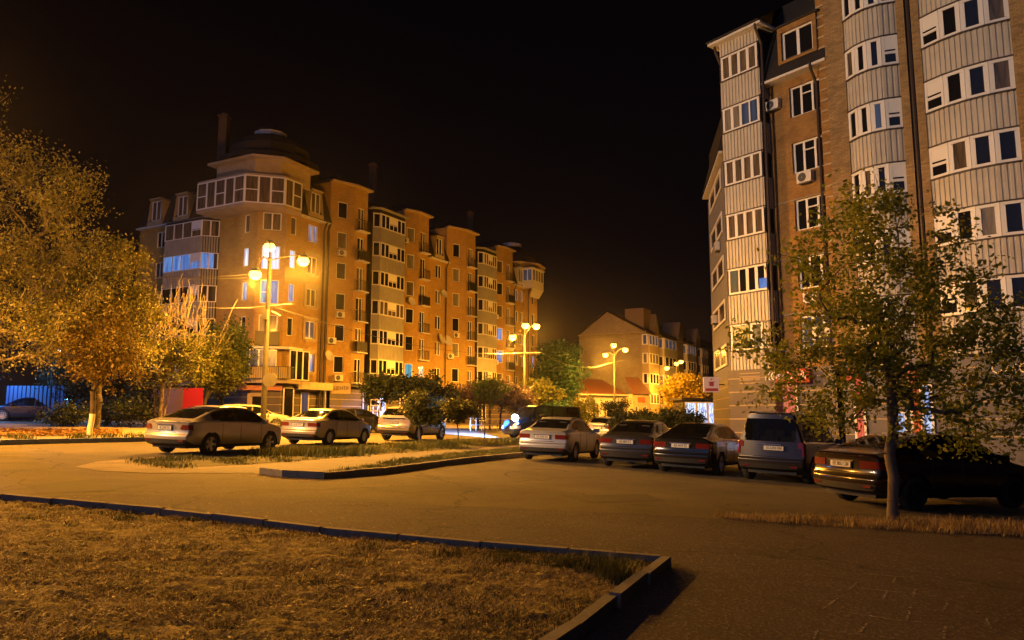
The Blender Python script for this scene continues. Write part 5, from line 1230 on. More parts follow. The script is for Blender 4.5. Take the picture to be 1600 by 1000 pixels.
VAN = var(SED, L=4.40, W=1.79, top=[(0, 1.74), (.08, 1.79), (.4, 1.81), (2.5, 1.82), (2.9, 1.74), (3.55, 1.16), (4.1, 1.02), (4.3, .85), (4.4, .7)],
          belt=[(0, 1.02), (1, 1.02), (2.5, .99), (3.4, .98), (4.1, .85), (4.4, .62)], bot=[(0, .36), (.35, .26), (4.1, .22), (4.4, .28)], wid=[(0, .86), (.10, .885), (.5, .895), (3.4, .895), (4.0, .86), (4.25, .78), (4.4, .68)],
          rw=None, ws=(2.86, 3.50), side=(.30, 3.35), pill=(1.15, 2.15), wheels=(.80, 3.48), tr=.32, capwin=(1.08, 1.60), tail=(.72, 1.06, .70, .10), plate=(.88, -.12), hw=.66,
          rearprof=[(.3, .02), (.36, .0), (.58, -.05), (.62, .02), (1.05, .04), (1.8, .10)], roofk=.16)
WAG = var(SED, L=4.45, W=1.72, top=[(0, 1.0), (.05, 1.08), (.30, 1.36), (.42, 1.42), (1.2, 1.47), (2.2, 1.45), (2.6, 1.40), (3.4, .98), (4.2, .86), (4.45, .66)], belt=[(0, .94), (2, .92), (3.4, .88), (4.2, .76), (4.45, .6)],
          rw=(.06, .34), side=(.35, 3.2), pill=(1.12, 2.05), ws=(2.66, 3.34), wheels=(.85, 3.5), capwin=None, wid=[(0, .80), (.3, .85), (3.4, .86), (4.2, .8), (4.45, .66)], tail=(.62, .92, .62, .06), bot=[(0, .32), (.35, .24), (4.1, .2), (4.45, .26)])
MBUS = var(VAN, L=5.0, W=1.94, top=[(0, 1.90), (.08, 1.96), (.5, 1.98), (3.1, 1.98), (3.4, 1.88), (4.15, 1.25), (4.75, 1.08), (4.92, .9), (5.0, .75)], belt=[(0, 1.1), (3.9, 1.06), (4.7, .9), (5.0, .66)],
           bot=[(0, .36), (4.7, .26), (5.0, .32)], wid=[(0, .92), (.2, .96), (4.0, .96), (4.7, .92), (4.9, .84), (5.0, .74)], side=(.3, 3.95), pill=(1.3, 2.6), ws=(3.36, 4.1), wheels=(.95, 3.95), capwin=(1.15, 1.7), tail=(.8, 1.15, .78, .1), hw=.7)
def loose(me, name):
    n = len(me.vertices); p = list(range(n))
    def fd(a):
        while p[a] != a: p[a] = p[p[a]]; a = p[a]
        return a
    for f in me.polygons:
        v_ = list(f.vertices)
        for q in v_[1:]: p[fd(q)] = fd(v_[0])
    G_ = {}
    for f in me.polygons: G_.setdefault(fd(f.vertices[0]), []).append(list(f.vertices))
    out = []
    for fs in G_.values():
        if len(fs) < 4: continue
        ix = {}; vv = []
        for f in fs:
            for q in f:
                if q not in ix: ix[q] = len(vv); vv.append(tuple(me.vertices[q].co))
        m2 = bpy.data.meshes.new(name); m2.from_pydata(vv, [], [[ix[q] for q in f] for f in fs]); m2.polygons.foreach_set('use_smooth', [True]*len(fs)); m2.update(); out.append(m2)
    return out
def car_template(S):
    L = S['L']; top = smooth_tab(S['top'], L); belt = smooth_tab(S['belt'], L, k=8); bot = smooth_tab(S['bot'], L); wid = smooth_tab(S['wid'], L, k=3)
    NX = int(L/.035); xs = np.linspace(0, L, NX+1)
    seg = [3, 2, 5, 6, 4, 2, 10, 5, 7]
    tr = S['tr']; ra_ = tr+.055; rings = []; kinds = []
    for i, n in enumerate(seg): kinds += [i]*n
    rk = S.get('roofk', .40)
    for x in xs:
        w_, zt, zb = wid(x), top(x), bot(x); zs = min(belt(x), zt-.045); h = zt-zs
        mid = zb+.5*(zs-zb)
        yr = w_*.93-.10-rk*max(0, h-.06)
        c = [(0, zb), (w_*.84, zb), (w_*.95, zb+.06), (w_*.992, zb+.22), (w_*1.0, mid+.05), (w_*.975, zs), (w_*.93, zs+min(.03, h*.3)), (yr, zt-.05*min(1, h/.25)), (yr*.62, zt-.008), (0, zt)]
        ring = []
        for i in range(9):
            p0 = c[max(0, i-1)]; p1 = c[i]; p2 = c[i+1]; p3 = c[min(9, i+2)]
            for k in range(seg[i]):
                t = k/seg[i]
                if i in (0, 6, 5): y, z = p1[0]+(p2[0]-p1[0])*t, p1[1]+(p2[1]-p1[1])*t
                else:
                    q = lambda a: .5*(2*p1[a]+(p2[a]-p0[a])*t+(2*p0[a]-5*p1[a]+4*p2[a]-p3[a])*t*t+(-p0[a]+3*p1[a]-3*p2[a]+p3[a])*t**3)
                    y, z = q(0), q(1)
                ring.append((max(0, y), z))
        ring.append(c[9]); rings.append(ring)
    nr = len(rings[0]); V = []; Fq = []
    def snap(x, z):
        for wx in S['wheels']:
            r_ = math.hypot(x-wx, z-tr)
            if abs(r_-ra_) < .026 and z > tr*.5: return wx+(x-wx)*ra_/r_, tr+(z-tr)*ra_/r_
        return x, z
    for x, ring in zip(xs, rings):
        for j, (y, z) in enumerate(ring):
            xx, zz = (snap(x, z) if y > .5 and j < 22 else (x, z)); V.append((xx, y, zz))
    def classify(x, y, z, kd, cap):
        t0, t1, ty, tx = S['tail']
        ay = abs(y)
        if cap == 0:
            if kd in (2, 3, 4, 1) and any(math.hypot(x-wx, z-tr) < ra_-.002 for wx in S['wheels']): return None
            if kd == 0 and any(abs(x-wx) < ra_ for wx in S['wheels']) and ay > .58: return None
            if kd == 6:
                a, b = S['side']
                if a < x < b and z > belt(x)+.045 and z < top(x)-.085:
                    if any(abs(x-q) < .035 for q in S['pill']): return 'side_trim'
                    return 'side_window'
            if kd >= 7 or (kd == 6 and z > top(x)-.03):
                if S['rw'] and S['rw'][0] < x < S['rw'][1] and ay < S['hw']+.04*(1-(x-S['rw'][0])): return 'rear_window'
                if S['ws'][0] < x < S['ws'][1] and ay < S['hw']+.08: return 'windshield'
            if x < tx and t0 < z < t1+.01 and kd in (2, 3, 4, 5): return 'tail_light'
            if kd <= 1 or z < bot(x)+.09: return 'sill'
            if x > L-.45 and .60 < z < .76 and kd in (3, 4, 5) : return 'headlight'
        if cap == 1:
            if S['capwin'] and S['capwin'][0] < z < S['capwin'][1] and ay < S['hw']: return 'rear_window'
            if t0 < z < t1 and ay > ty*(1.0 if z > (t0+t1)/2-.03 else 1.12): return 'tail_light'
            if z < bot(0)+.11: return 'sill'
        if cap == 2:
            if .58 < z < .72 and ay > .38: return 'headlight'
            if z < .46 and ay < .6 or .5 < z < .56 and ay < .34: return 'sill'
        return 'body'
    groups = {}
    def add(q, key):
        if key: groups.setdefault(key, []).append(q)
    NV = len(V)
    V2 = V+[(x, -y, z) for x, y, z in V]
    for i in range(NX):
        for j in range(nr-1):
            a, b, c_, d_ = i*nr+j, (i+1)*nr+j, (i+1)*nr+j+1, i*nr+j+1
            cx, cy, cz = [sum(V[t][k] for t in (a, b, c_, d_))/4 for k in range(3)]
            key = classify(cx, cy, cz, kinds[j], 0)
            add((a, b, c_, d_), key); add((a+NV, d_+NV, c_+NV, b+NV), key)
    MC = 44
    for cap, i0 in ((1, 0), (2, NX)):
        j0 = seg[0]; base = len(V2); nrow = nr-j0
        for j in range(j0, nr):
            x, y, z = V[i0*nr+j]
            for k in range(MC+1): V2.append((x, y*(2*k/MC-1), z))
        for j in range(nrow-1):
            for k in range(MC):
                a = base+j*(MC+1)+k; q = (a, a+1, a+MC+2, a+MC+1); cx, cy, cz = [sum(V2[t][m] for t in q)/4 for m in range(3)]
                key = classify(cx, cy, cz, kinds[min(len(kinds)-1, j+j0)], cap)
                add(q if cap == 2 else q[::-1], key)
    rp_ = S['rearprof']; W2 = S['W']/2; out = []
    for x, y, z in V2:
        wr_ = max(0, 1-x/.42)**1.6; wf = max(0, 1-(L-x)/.5)**1.6
        out.append((x+wr_*(pl(rp_, z)+.13*(y/W2)**2)-wf*(.22*(y/W2)**2+.10*max(0, (z-.5))), y, z))
    cen = {}
    meshes = {}
    offs = {'tail_light': .012, 'headlight': .008, 'rear_window': .0, 'side_window': -.0}
    for key, qs in groups.items():
        used = {}; vv = []; ff = []
        for q in qs:
            f_ = []
            for t in q:
                tt = t
                if tt not in used: used[tt] = len(vv); vv.append(out[tt])
                f_.append(used[tt])
            ff.append(f_)
        o_ = offs.get(key, 0)
        if o_:
            vv = [(x+(-o_ if x < .3 else (o_ if x > L-.3 else 0)), y+(o_ if y > .6 else (-o_ if y < -.6 else 0)), z) for x, y, z in vv]
        me = bpy.data.meshes.new(key); me.from_pydata(vv, [], ff)
        bm = bmesh.new(); bm.from_mesh(me); bmesh.ops.remove_doubles(bm, verts=bm.verts, dist=.0008); bmesh.ops.recalc_face_normals(bm, faces=bm.faces); bm.to_mesh(me); bm.free()
        me.polygons.foreach_set('use_smooth', [True]*len(me.polygons)); me.update()
        if key in ('tail_light', 'side_window', 'headlight', 'side_trim'):
            for k_, m_ in enumerate(loose(me, key)): meshes[key+':%d' % k_] = m_
        else: meshes[key] = me
    return dict(S=S, meshes=meshes, top=top, belt=belt, wid=wid, rear=lambda y, z: pl(rp_, z)+.13*(y/W2)**2)
_tp = {}
def car(kind, label, cat, loc, heading, paintm, plate='', rim='rim', tint=None, trim=None, group='parked cars', rails=False, tail='tail_red', text_ok=True):
    if kind not in _tp: _tp[kind] = car_template({'sed': SED, 'lift': LIFT, 'hb': HB, 'suv': SUV, 'van': VAN, 'wag': WAG, 'mbus': MBUS}[kind])
    T_ = _tp[kind]; S = T_['S']; L = S['L']; name = {'van': 'parked_van', 'mbus': 'minibus', 'suv': 'parked_suv'}.get(kind, 'parked_car')
    h = Vector(heading).normalized(); ang = math.atan2(h[1], h[0])
    r_ = empty(name, (loc[0], loc[1], gz(loc[0], loc[1])+.012), label, cat, group)
    # tilt with the ground
    Z = Vector((-SX, -SY, 1)).normalized(); X = Vector((h[0], h[1], 0)); X = (X-Z*X.dot(Z)).normalized(); Yv = Z.cross(X)
    r_.rotation_euler = Matrix((X, Yv, Z)).transposed().to_euler()
    def add(nm, me, m, par=r_):
        me2 = me.copy(); me2.materials.clear(); me2.materials.append(m); o = bpy.data.objects.new(nm, me2); col.objects.link(o); o.parent = par; return o
    MM = {'body': paintm, 'side_window': M['car_glass'], 'rear_window': M['car_glass'], 'windshield': M['car_glass'], 'tail_light': M[tail], 'sill': M[trim or 'car_black'], 'side_trim': M['car_black'], 'headlight': M['head_clear']}
    for k, me in T_['meshes'].items():
        k = k.split(':')[0]; add({'tail_light': 'tail_light', 'sill': 'lower_trim', 'side_trim': 'door_pillar'}.get(k, k), me, MM[k])
    tr = S['tr']
    mb = MB(); mb.box((L/2, 0, S['bot'][1][1]+.04), (L-.5, 1.25, .16)); mb.box((L/2, 0, .62), (L-.9, 1.0, .5)); mb.build('underbody', M['car_black'], r_, world=False)
    w2 = S['W']/2; zs_ = T_['belt'](2.0); sm_ = mat('seat_cloth', (.05, .048, .045), .9)
    for xs_ in (S['ws'][0]-.75, S['ws'][0]-1.62):
        for ys_ in (-.36, .36):
            mb = MB(); mb.prism([(xs_-.13, ys_-.24), (xs_+.06, ys_-.25), (xs_+.06, ys_+.25), (xs_-.13, ys_+.24)], zs_-.30, zs_+.14); mb.prism([(xs_-.12, ys_-.12), (xs_-.02, ys_-.13), (xs_-.02, ys_+.13), (xs_-.12, ys_+.12)], zs_+.15, zs_+.33)
            mb.build('seat', sm_, r_, world=False)
    mb = MB(); xd = S['ws'][1]-.35; mb.prism([(xd-.15, -.66), (xd+.3, -.62), (xd+.3, .62), (xd-.15, .66)], zs_-.3, zs_-.02); mb.build('dashboard', M['car_black'], r_, world=False)
    for wx in S['wheels']:
        for sg in (-1, 1):
            y0 = sg*(w2-.115)
            # inner arch
            mb = MB(); rows = []
            for yy in (sg*.52, sg*(w2-.02)): rows.append([(wx+(tr+.05)*math.cos(a), yy, tr+(tr+.05)*math.sin(a)) for a in np.linspace(-.25, math.pi+.25, 18)])
            mb.grid(rows); mb.face([(wx+(tr+.05)*math.cos(a), sg*.52, tr+(tr+.05)*math.sin(a)) for a in np.linspace(-.25, math.pi+.25, 18)]); mb.build('wheel_arch', M['car_black'], r_, world=False)
            mb = MB(); t_ = .1; mb.lathe([(tr*.66, -t_), (tr*.93, -t_*1.02), (tr, -t_*.75), (tr, t_*.75), (tr*.93, t_*1.02), (tr*.66, t_)], (wx, y0, tr), 28, 'y'); wh = mb.build('wheel', M['tyre'], r_, world=False, smooth=True)
            mb = MB(); f_ = sg
            mb.lathe([(tr*.66, f_*.095), (tr*.62, f_*.098), (tr*.60, f_*.05), (tr*.60, -f_*.02)], (wx, y0, tr), 28, 'y')
            n_ = {'sed': 10, 'lift': 5, 'suv': 5, 'van': 7}.get(kind, 7)
            for k in range(n_):
                a = 2*math.pi*k/n_; ca, sa = math.cos(a), math.sin(a); p1, p2 = .045, tr*.62; hw_ = .019 if n_ > 6 else .032
                y_ = y0+f_*.075
                q = [(wx+ca*p1-sa*hw_, y_, tr+sa*p1+ca*hw_), (wx+ca*p2-sa*hw_*1.4, y_+f_*.015, tr+sa*p2+ca*hw_*1.4), (wx+ca*p2+sa*hw_*1.4, y_+f_*.015, tr+sa*p2-ca*hw_*1.4), (wx+ca*p1+sa*hw_, y_, tr+sa*p1-ca*hw_)]
                mb.face(q); mb.face([(a_[0], a_[1]-f_*.03, a_[2]) for a_ in q])
            mb.lathe([(.001, f_*.085), (.06, f_*.085), (.07, f_*.05)], (wx, y0, tr), 14, 'y')
            mb.build('rim', M[rim], wh, world=False)
            mb = MB(); mb.lathe([(.001, f_*.0), (tr*.6, f_*.0)], (wx, y0, tr), 20, 'y'); mb.build('brake_disc', M['car_black'], wh, world=False)
    # mirrors, handles, seams
    xm = S['ws'][1]-.34
    for sg in (-1, 1):
        mb = MB(); yb = T_['wid'](xm)*.95; zb = T_['belt'](xm)+.08; mb.box((xm, sg*(yb+.10), zb), (.10, .20, .13)); mb.box((xm+.02, sg*yb, zb-.05), (.05, .08, .04)); o = mb.build('wing_mirror', paintm, r_, world=False)
        for k, hx in enumerate(((S['wheels'][0]+.55), (S['wheels'][0]+1.6))):
            mb = MB(); yb = T_['wid'](hx)*.985; mb.box((hx, sg*(yb+.012), T_['belt'](hx)-.10), (.18, .03, .028)); mb.build('door_handle', paintm, r_, world=False)
        mb = MB()
        for sx_ in (S['wheels'][0]+.42, S['wheels'][0]+1.22, S['wheels'][0]+2.18):
            pts = []
            for zz in np.linspace(S['bot'][1][1]+.14, T_['belt'](sx_)-.01, 8):
                f_ = (zz-.2)/(T_['belt'](sx_)-.2); yb = T_['wid'](sx_)*(.990+.012*math.sin(math.pi*min(1, f_*1.0))-.015*max(0, f_-.6)/.4)
                pts.append((sx_+.02*f_, sg*(yb+.001), zz))
            mb.tube(pts, .006, 4)
        mb.build('door_seam', M['car_black'], r_, world=False)
    # bumper and boot shut lines
    for zz, ys in ((.60, .80), (.66, .40)):
        mb = MB(); mb.tube([(T_['rear'](y_, zz)-.004, y_, zz) for y_ in np.linspace(-ys, ys, 15)], .007, 4); mb.build('shut_line', M['car_black'], r_, world=False)
    # number plate
    pz, py_ = S['plate']; xr = T_['rear'](.2, pz)-.022
    mb = MB(); mb.box((xr, py_, pz), (.012, .54, .125)); pt_ = mb.build('number_plate', M['car_black'], r_, world=False)
    mb = MB(); mb.box((xr-.008, py_, pz), (.006, .50, .105)); mb.build('plate_face', M['plate'], pt_, world=False)
    if plate:
        me = textmesh(plate, .105, .002); me.materials.clear(); me.materials.append(M['plate_ink']); o = bpy.data.objects.new('plate_lettering', me); col.objects.link(o); o.parent = pt_
        o.location = (xr-.013, py_-.01, pz); o.rotation_euler = (math.pi/2, 0, -math.pi/2); o.scale = (.72, 1, 1)
    mb = MB(); zc = S['tail'][1]+.015 if kind != 'van' else .99; xc = T_['rear'](0, zc)-.010; mb.box((xc, 0, zc-.02), (.02, .62, .022)); mb.lathe([(.001, 0), (.045, 0)], (xc-.012, 0, zc+.03), 12, 'y') if False else None; mb.build('boot_trim', M['chrome'], r_, world=False)
    mb = MB(); zz = .42; 
    for sg in (-1, 1): mb.box((T_['rear'](.6, zz)-.012, sg*.62, zz), (.02, .18, .04))
    mb.build('reflector', M['tail_red'], r_, world=False)
    if rails:
        mb = MB()
        for sg in (-1, 1):
            pts = [(x, sg*.56, T_['top'](x)+(.05 if 1.0 < x < 2.6 else -.01)) for x in (.75, 1.0, 1.6, 2.2, 2.6, 2.85)]; mb.tube(pts, .022, 6)
        mb.build('roof_rail', M['chrome'], r_, world=False)
    return r_
def place(px, Y, h, L=4.6):
    """rear-axle-end reference: the car's rear middle, so that its middle stands at column px and distance Y"""
    c = at(px, 650, Y); hh = Vector(h).normalized(); return (c.x-hh[0]*L/2, c.y-hh[1]*L/2)
beige = paint('paint_champagne', (.40, .36, .29)); silver = paint('paint_silver', (.42, .42, .42)); grey = paint('paint_grey', (.05, .048, .048), .5); black = paint('paint_black', (.010, .010, .011), .2, .2)
vanp = paint('paint_violet_grey', (.028, .024, .030), .35); dred = paint('paint_maroon_shaded', (.022, .011, .008), .3, .25); whitep = paint('paint_white', (.30, .30, .30), .1); blue_d = paint('paint_dark_blue', (.005, .009, .025), .2)
st = (.33, .944)
car('lift', 'beige liftback with dark windows parked nearest on the grass verge, left of the others', 'car', place(344, 24.6, (.36, .933)), (.36, .933), beige, 'АІ 2745 СХ')
car('sed', 'beige sedan with a shining rear window, second in the verge row', 'car', place(515, 32.2, st), st, beige, 'АА 8127 ВТ')
car('suv', 'light suv with roof rails half hidden behind the young trees on the verge', 'suv', place(647, 38.8, st), st, beige, 'КА 4410 ЕН', rails=True, tail='tail_clear')
car('sed', 'silver sedan at the left end of the car park row', 'car', place(878, 27.4, (.36, .93)), (.36, .93), silver, 'СА 5415 АХ')
car('sed', 'dark grey sedan parked between the silver one and the black one', 'car', place(1003, 25.4, (.40, .917)), (.40, .917), grey, 'АІ 0893 ЕІ')
car('hb', 'black sedan parked left of the violet grey van', 'car', place(1099, 23.6, (.52, .854)), (.52, .854), black, 'АЕ 4419 ВІ')
car('van', 'violet grey family van with upright rear window behind the leaves of the foreground tree', 'van', place(1238, 21.8, (.60, .80), 4.4), (.60, .80), vanp, 'АІ 6290 НМ')
car('hb', 'dark maroon car in deep shadow behind the trunk of the foreground tree', 'car', place(1440, 16.0, (.93, .37), 4.6), (.93, .37), dred, 'ВІ 3852 СМ', rim='car_black')  # shade under the tree put into the near-black paint and rims
car('wag', 'white estate car standing side-on behind the concrete lamp post', 'car', place(397, 47.5, (.95, .30), 4.4), (.95, .30), whitep, group='cars standing further along the street')
car('sed', 'dark car with its red tail light glowing beyond the beige sedan', 'car', place(552, 47, (.80, .6)), (.80, .6), black, group='cars standing further along the street')
car('wag', 'silver estate car with a red tail light standing among the far bushes', 'car', place(964, 47, (.62, .785)), (.62, .785), silver, group='cars standing further along the street')
car('wag', 'dark car showing only its roof between the minibus and the far bushes', 'car', place(884, 54, (.95, .2)), (.95, .2), grey, group='cars standing further along the street')
mbn = car('mbus', 'dark minibus with a dazzling blue white headlight beside the lamp post', 'minibus', place(846, 47, (-.86, -.5), 5.0), (-.86, -.5), blue_d, group='cars standing further along the street')
car('sed', 'dark car lit blue, parked at the far left in front of the blue fence', 'car', place(50, 47, (-.93, -.36)), (-.93, -.36), blue_d, group='cars standing further along the street')
car('wag', 'second dark car half behind the blue lit one at the far left', 'car', place(75, 51, (-.93, -.30)), (-.93, -.30), black, group='cars standing further along the street')
# minibus headlight
mat('headlamp_glow', (.8, .9, 1), .2, emit=(.25, .55, 1.0), es=90)
mb = MB(); hp = at(805, 653, 45.0); mb.lathe([(.001, 0), (.17, .02), (.2, .06)], tuple(hp), 14, 'y'); o = mb.build('headlight', M['headlamp_glow'], origin=tuple(hp)); 
mw = mbn.matrix_world.copy(); bpy.context.view_layer.update(); mw = mbn.matrix_world.copy()
o.parent = mbn; o.matrix_parent_inverse = mw.inverted()
sl_ = bpy.data.objects.new('headlight_beam', bpy.data.lights.new('headlight_beam', 'SPOT')); col.objects.link(sl_); sl_.data.energy = 190000; sl_.data.color = (.10, .40, 1.0); sl_.data.spot_size = R(36); sl_.data.spot_blend = .8; sl_.data.shadow_soft_size = .1
sl_.location = hp+Vector((-.3, -.2, .0)); dr_ = ground(752, 680)-hp; sl_.rotation_euler = dr_.to_track_quat('-Z', 'Y').to_euler()
sl_.parent = mbn; sl_.matrix_parent_inverse = mw.inverted()
# ------------------------------------------------------------ trees
mat('bark', (.16, .13, .10), .9, c2=(.09, .07, .055), scale=14, bump=.01, stretch=(1, 1, .25))
mat('bark_dark', (.06, .048, .04), .9, c2=(.035, .028, .022), scale=14, bump=.01, stretch=(1, 1, .25))
mat('bark_pale', (.30, .26, .20), .85, c2=(.16, .13, .10), scale=10, bump=.008, stretch=(1, 1, .3))
mat('limewash', (.62, .62, .60), .85, c2=(.48, .47, .45), scale=8)
leafmat('leaf_linden', (.10, .16, .02), (.24, .28, .035), (.52, .48, .08), 1.1, .45)
leafmat('leaf_birch', (.06, .072, .02), (.16, .155, .045), (.34, .30, .10), .7, .3)
leafmat('leaf_rust', (.06, .048, .008), (.13, .095, .014), (.22, .15, .03), .9, .35)
leafmat('leaf_yellow', (.30, .22, .02), (.45, .33, .03), (.55, .42, .06), .7, .4)
leafmat('leaf_green', (.025, .05, .014), (.05, .085, .02), (.10, .13, .035), .8, .3)
leafmat('leaf_dark', (.014, .025, .012), (.028, .042, .018), (.05, .065, .028), .8, .2)
leafmat('leaf_sumac', (.04, .055, .010), (.08, .09, .015), (.15, .14, .03), 1.0, .3)
leafmat('leaf_teal', (.015, .05, .03), (.03, .09, .055), (.06, .13, .08), .5, .3)
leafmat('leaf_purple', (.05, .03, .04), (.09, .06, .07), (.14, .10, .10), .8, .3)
def leaf_cloud(name, P, N, size, spread, m, parent, rng_, shape='leaf', droop=0.0, aspect=.62):
    """P: (k,3) anchor points; N leaves scattered about them"""
    P = np.asarray(P); idx = rng_.integers(0, len(P), N)
    c = P[idx]+rng_.normal(0, 1, (N, 3))*np.array(spread)
    s = size*rng_.uniform(.6, 1.35, (N, 1))
    a = rng_.normal(0, 1, (N, 3)); a[:, 2] = a[:, 2]*.7-droop; a /= np.linalg.norm(a, axis=1, keepdims=True)
    b = rng_.normal(0, 1, (N, 3)); b -= a*(a*b).sum(1, keepdims=True); b /= np.linalg.norm(b, axis=1, keepdims=True)
    n = np.cross(a, b)
    if shape == 'leaf':
        pts = [c-a*s*.5, c-a*s*.12+b*s*aspect*.5+n*s*.10, c+a*s*.25+b*s*aspect*.36+n*s*.08, c+a*s*.55, c+a*s*.25-b*s*aspect*.36+n*s*.08, c-a*s*.12-b*s*aspect*.5+n*s*.10]
        faces = [(0, 1, 2, 3), (0, 3, 4, 5)]; k = 6
    else:
        pts = [c-a*s*.5, c+b*s*aspect*.5, c+a*s*.5, c-b*s*aspect*.5]; faces = [(0, 1, 2, 3)]; k = 4
    V = np.stack(pts, 1).reshape(-1, 3)
    me = bpy.data.meshes.new(name); me.vertices.add(len(V)); me.vertices.foreach_set('co', V.astype(np.float32).ravel())
    Fi = np.concatenate([np.array(f_)[None, :]+np.arange(N)[:, None]*k for f_ in faces]); Fi = Fi.reshape(-1, 4)
    me.loops.add(Fi.size); me.loops.foreach_set('vertex_index', Fi.ravel().astype(np.int32))
    me.polygons.add(len(Fi)); me.polygons.foreach_set('loop_start', (np.arange(len(Fi))*4).astype(np.int32)); me.polygons.foreach_set('loop_total', np.full(len(Fi), 4, np.int32))
    me.update(calc_edges=True); me.materials.append(m); o = bpy.data.objects.new(name, me); col.objects.link(o); o.parent = parent; return o
def tree(name, label, base, height, trunk_h, centers, n_t, leaves, size, leaf_m, bark_m, r0, seed, cat='tree', group=None, stems=1, spread=.22, tip=.006, step=.45, whitewash=0, shape='leaf', bare=None, jag=.12, up=.35, droop=0.0, lean=(0, 0), leaf_from=.0, aspect=.62, wr=1.0, fan=.35, limb0=.72, whips=0, whip_len=2.2):
    """centers: list of (dx,dy,dz,rx,ry,rz) ellipsoids relative to the base that the limbs grow into"""
    g = np.random.default_rng(seed); root = empty(name, tuple(base), label, cat, group)
    nodes = []; par = []
    for s_ in range(stems):
        a = 6.283*s_/max(1, stems)+.5; off = np.array([math.cos(a), math.sin(a), 0])*(0 if stems == 1 else .12)
        k = max(3, int(trunk_h/.35)); first = len(nodes)
        for i in range(k+1):
            t = i/k; p = off*(1+(fan*8 if stems > 1 else 0)*t)+np.array([lean[0]*t, lean[1]*t, trunk_h*t-.05])+g.normal(0, .012*(1+2*t), 3)*np.array([1, 1, 0]); nodes.append(p); par.append(len(nodes)-2 if i else -1)
    trunk_n = len(nodes); T_ = []
    wts = np.array([c[3]*c[4]*c[5] for c in centers]); wts = wts/wts.sum()
    for _ in range(n_t):
        c = centers[g.choice(len(centers), p=wts)]; d = g.normal(0, 1, 3); d /= np.linalg.norm(d); r_ = g.uniform(.15, 1)**.45
        r_ *= 1+jag*g.normal(); T_.append(np.array(c[:3])+d*r_*np.array(c[3:6]))
    top_ = nodes[trunk_n-1]; T_.sort(key=lambda q: np.linalg.norm(q-top_)); ends = []
    kids = {}
    for q in T_:
        A_ = np.array(nodes); D = np.linalg.norm(A_-q, axis=1)+np.where(A_[:, 2] > q[2]+.1, (A_[:, 2]-q[2])*1.2, 0)
        D[:trunk_n] += np.where(A_[:trunk_n, 2] < trunk_h*limb0, 1.5+height*.1, 0)
        i = int(np.argmin(D)); p = nodes[i]; L_ = np.linalg.norm(q-p)
        if L_ < .05: continue
        k = max(2, int(L_/step)+1); cur = i
        for j in range(1, k+1):
            t = j/k; m_ = p+(q-p)*t; m_ = m_+np.array([0, 0, up*L_*t*(1-t)])+g.normal(0, .035*L_**.5, 3)*(1 if j < k else 0)
            nodes.append(m_); par.append(cur); cur = len(nodes)-1
        ends.append((cur, k))
    leafn = len(nodes)
    if whips:
        cand = [i for i in range(trunk_n, len(nodes)) if nodes[i][2] > height*.42]
        for _ in range(whips):
            i = int(g.choice(cand)); p = nodes[i]; cur = i; dv = np.array([g.normal(0, .22)+.22*(p[0])/2.0, g.normal(0, .12), 1.0]); dv /= np.linalg.norm(dv); ln = whip_len*g.uniform(.4, 1.15)
            for j in range(1, 6):
                nodes.append(p+dv*ln*j/5+g.normal(0, .03, 3)); par.append(cur); cur = len(nodes)-1
    n = len(nodes); rad2 = np.zeros(n); ch = [0]*n
    for i in range(n): 
        if par[i] >= 0: ch[par[i]] += 1
    for i in range(n-1, -1, -1):
        if ch[i] == 0: rad2[i] = tip**2*1.0
        if par[i] >= 0: rad2[par[i]] += rad2[i]
    rad = np.sqrt(rad2); base_r = rad[0] if stems == 1 else max(rad[0], 1e-4); sc_ = r0/rad.max(); rad = tip+(rad-tip)*((r0-tip)/(rad.max()-tip)); rad = np.maximum(rad, tip)
    trunk = MB()
    for i in range(n):
        j = par[i]
        if j < 0: continue
        a, b = Vector(nodes[j]), Vector(nodes[i]); d = (b-a)
        if d.length < 1e-4: continue
        d.normalize(); ref = Vector((1, 0, 0)) if abs(d.x) < .8 else Vector((0, 1, 0)); e_ = (ref-d*ref.dot(d)).normalized(); f_ = d.cross(e_)
        ra2 = rad[i]; ra1 = rad[j] if (j < trunk_n and i < trunk_n) else min(rad[j], rad[i]*1.25); ns = 9 if rad[i] > .05 else (5 if rad[i] > .015 else 3)
        if j == 0 and stems == 1: ra1 *= 1.25
        trunk.grid([[a+(e_*math.cos(6.2832*k/ns)+f_*math.sin(6.2832*k/ns))*ra1 for k in range(ns)], [b+(e_*math.cos(6.2832*k/ns)+f_*math.sin(6.2832*k/ns))*ra2 for k in range(ns)]], True)
    trunk.build('trunk', M[bark_m], root, world=False, smooth=True)
    if whitewash:
        mb = MB(); 
        for s_ in range(stems):
            k = max(3, int(trunk_h/.35)); f0 = s_*(k+1); pts = [Vector(nodes[f0+i]) for i in range(k+1) if nodes[f0+i][2] < whitewash+.3]
            rr = [rad[f0+i]*(1.27 if i == 0 and stems == 1 else 1)+.006 for i in range(len(pts))]
            pts[-1] = pts[-2].lerp(pts[-1], .6)
            mb.tube(pts, rr, 9, caps=False)
        mb.build('limewash', M['limewash'], root, world=False, smooth=True)
    anc = []
    for e_, k in ends:
        i = e_
        for s_ in range(max(1, int(k*(1-leaf_from)))):
            if i < trunk_n: break
            if bare is None or nodes[i][2] < bare+g.normal(0, .3): anc.append(nodes[i]); anc.append(nodes[i]*.5+nodes[par[i]]*.5)
            i = par[i]
    if anc and leaves: leaf_cloud('crown', anc, leaves, size, (spread, spread, spread*.8), M[leaf_m], root, g, shape, droop, aspect)
    return root
def gb(px, Y):
    p = at(px, 650, Y); return Vector((p.x, p.y, gz(p.x, p.y)))
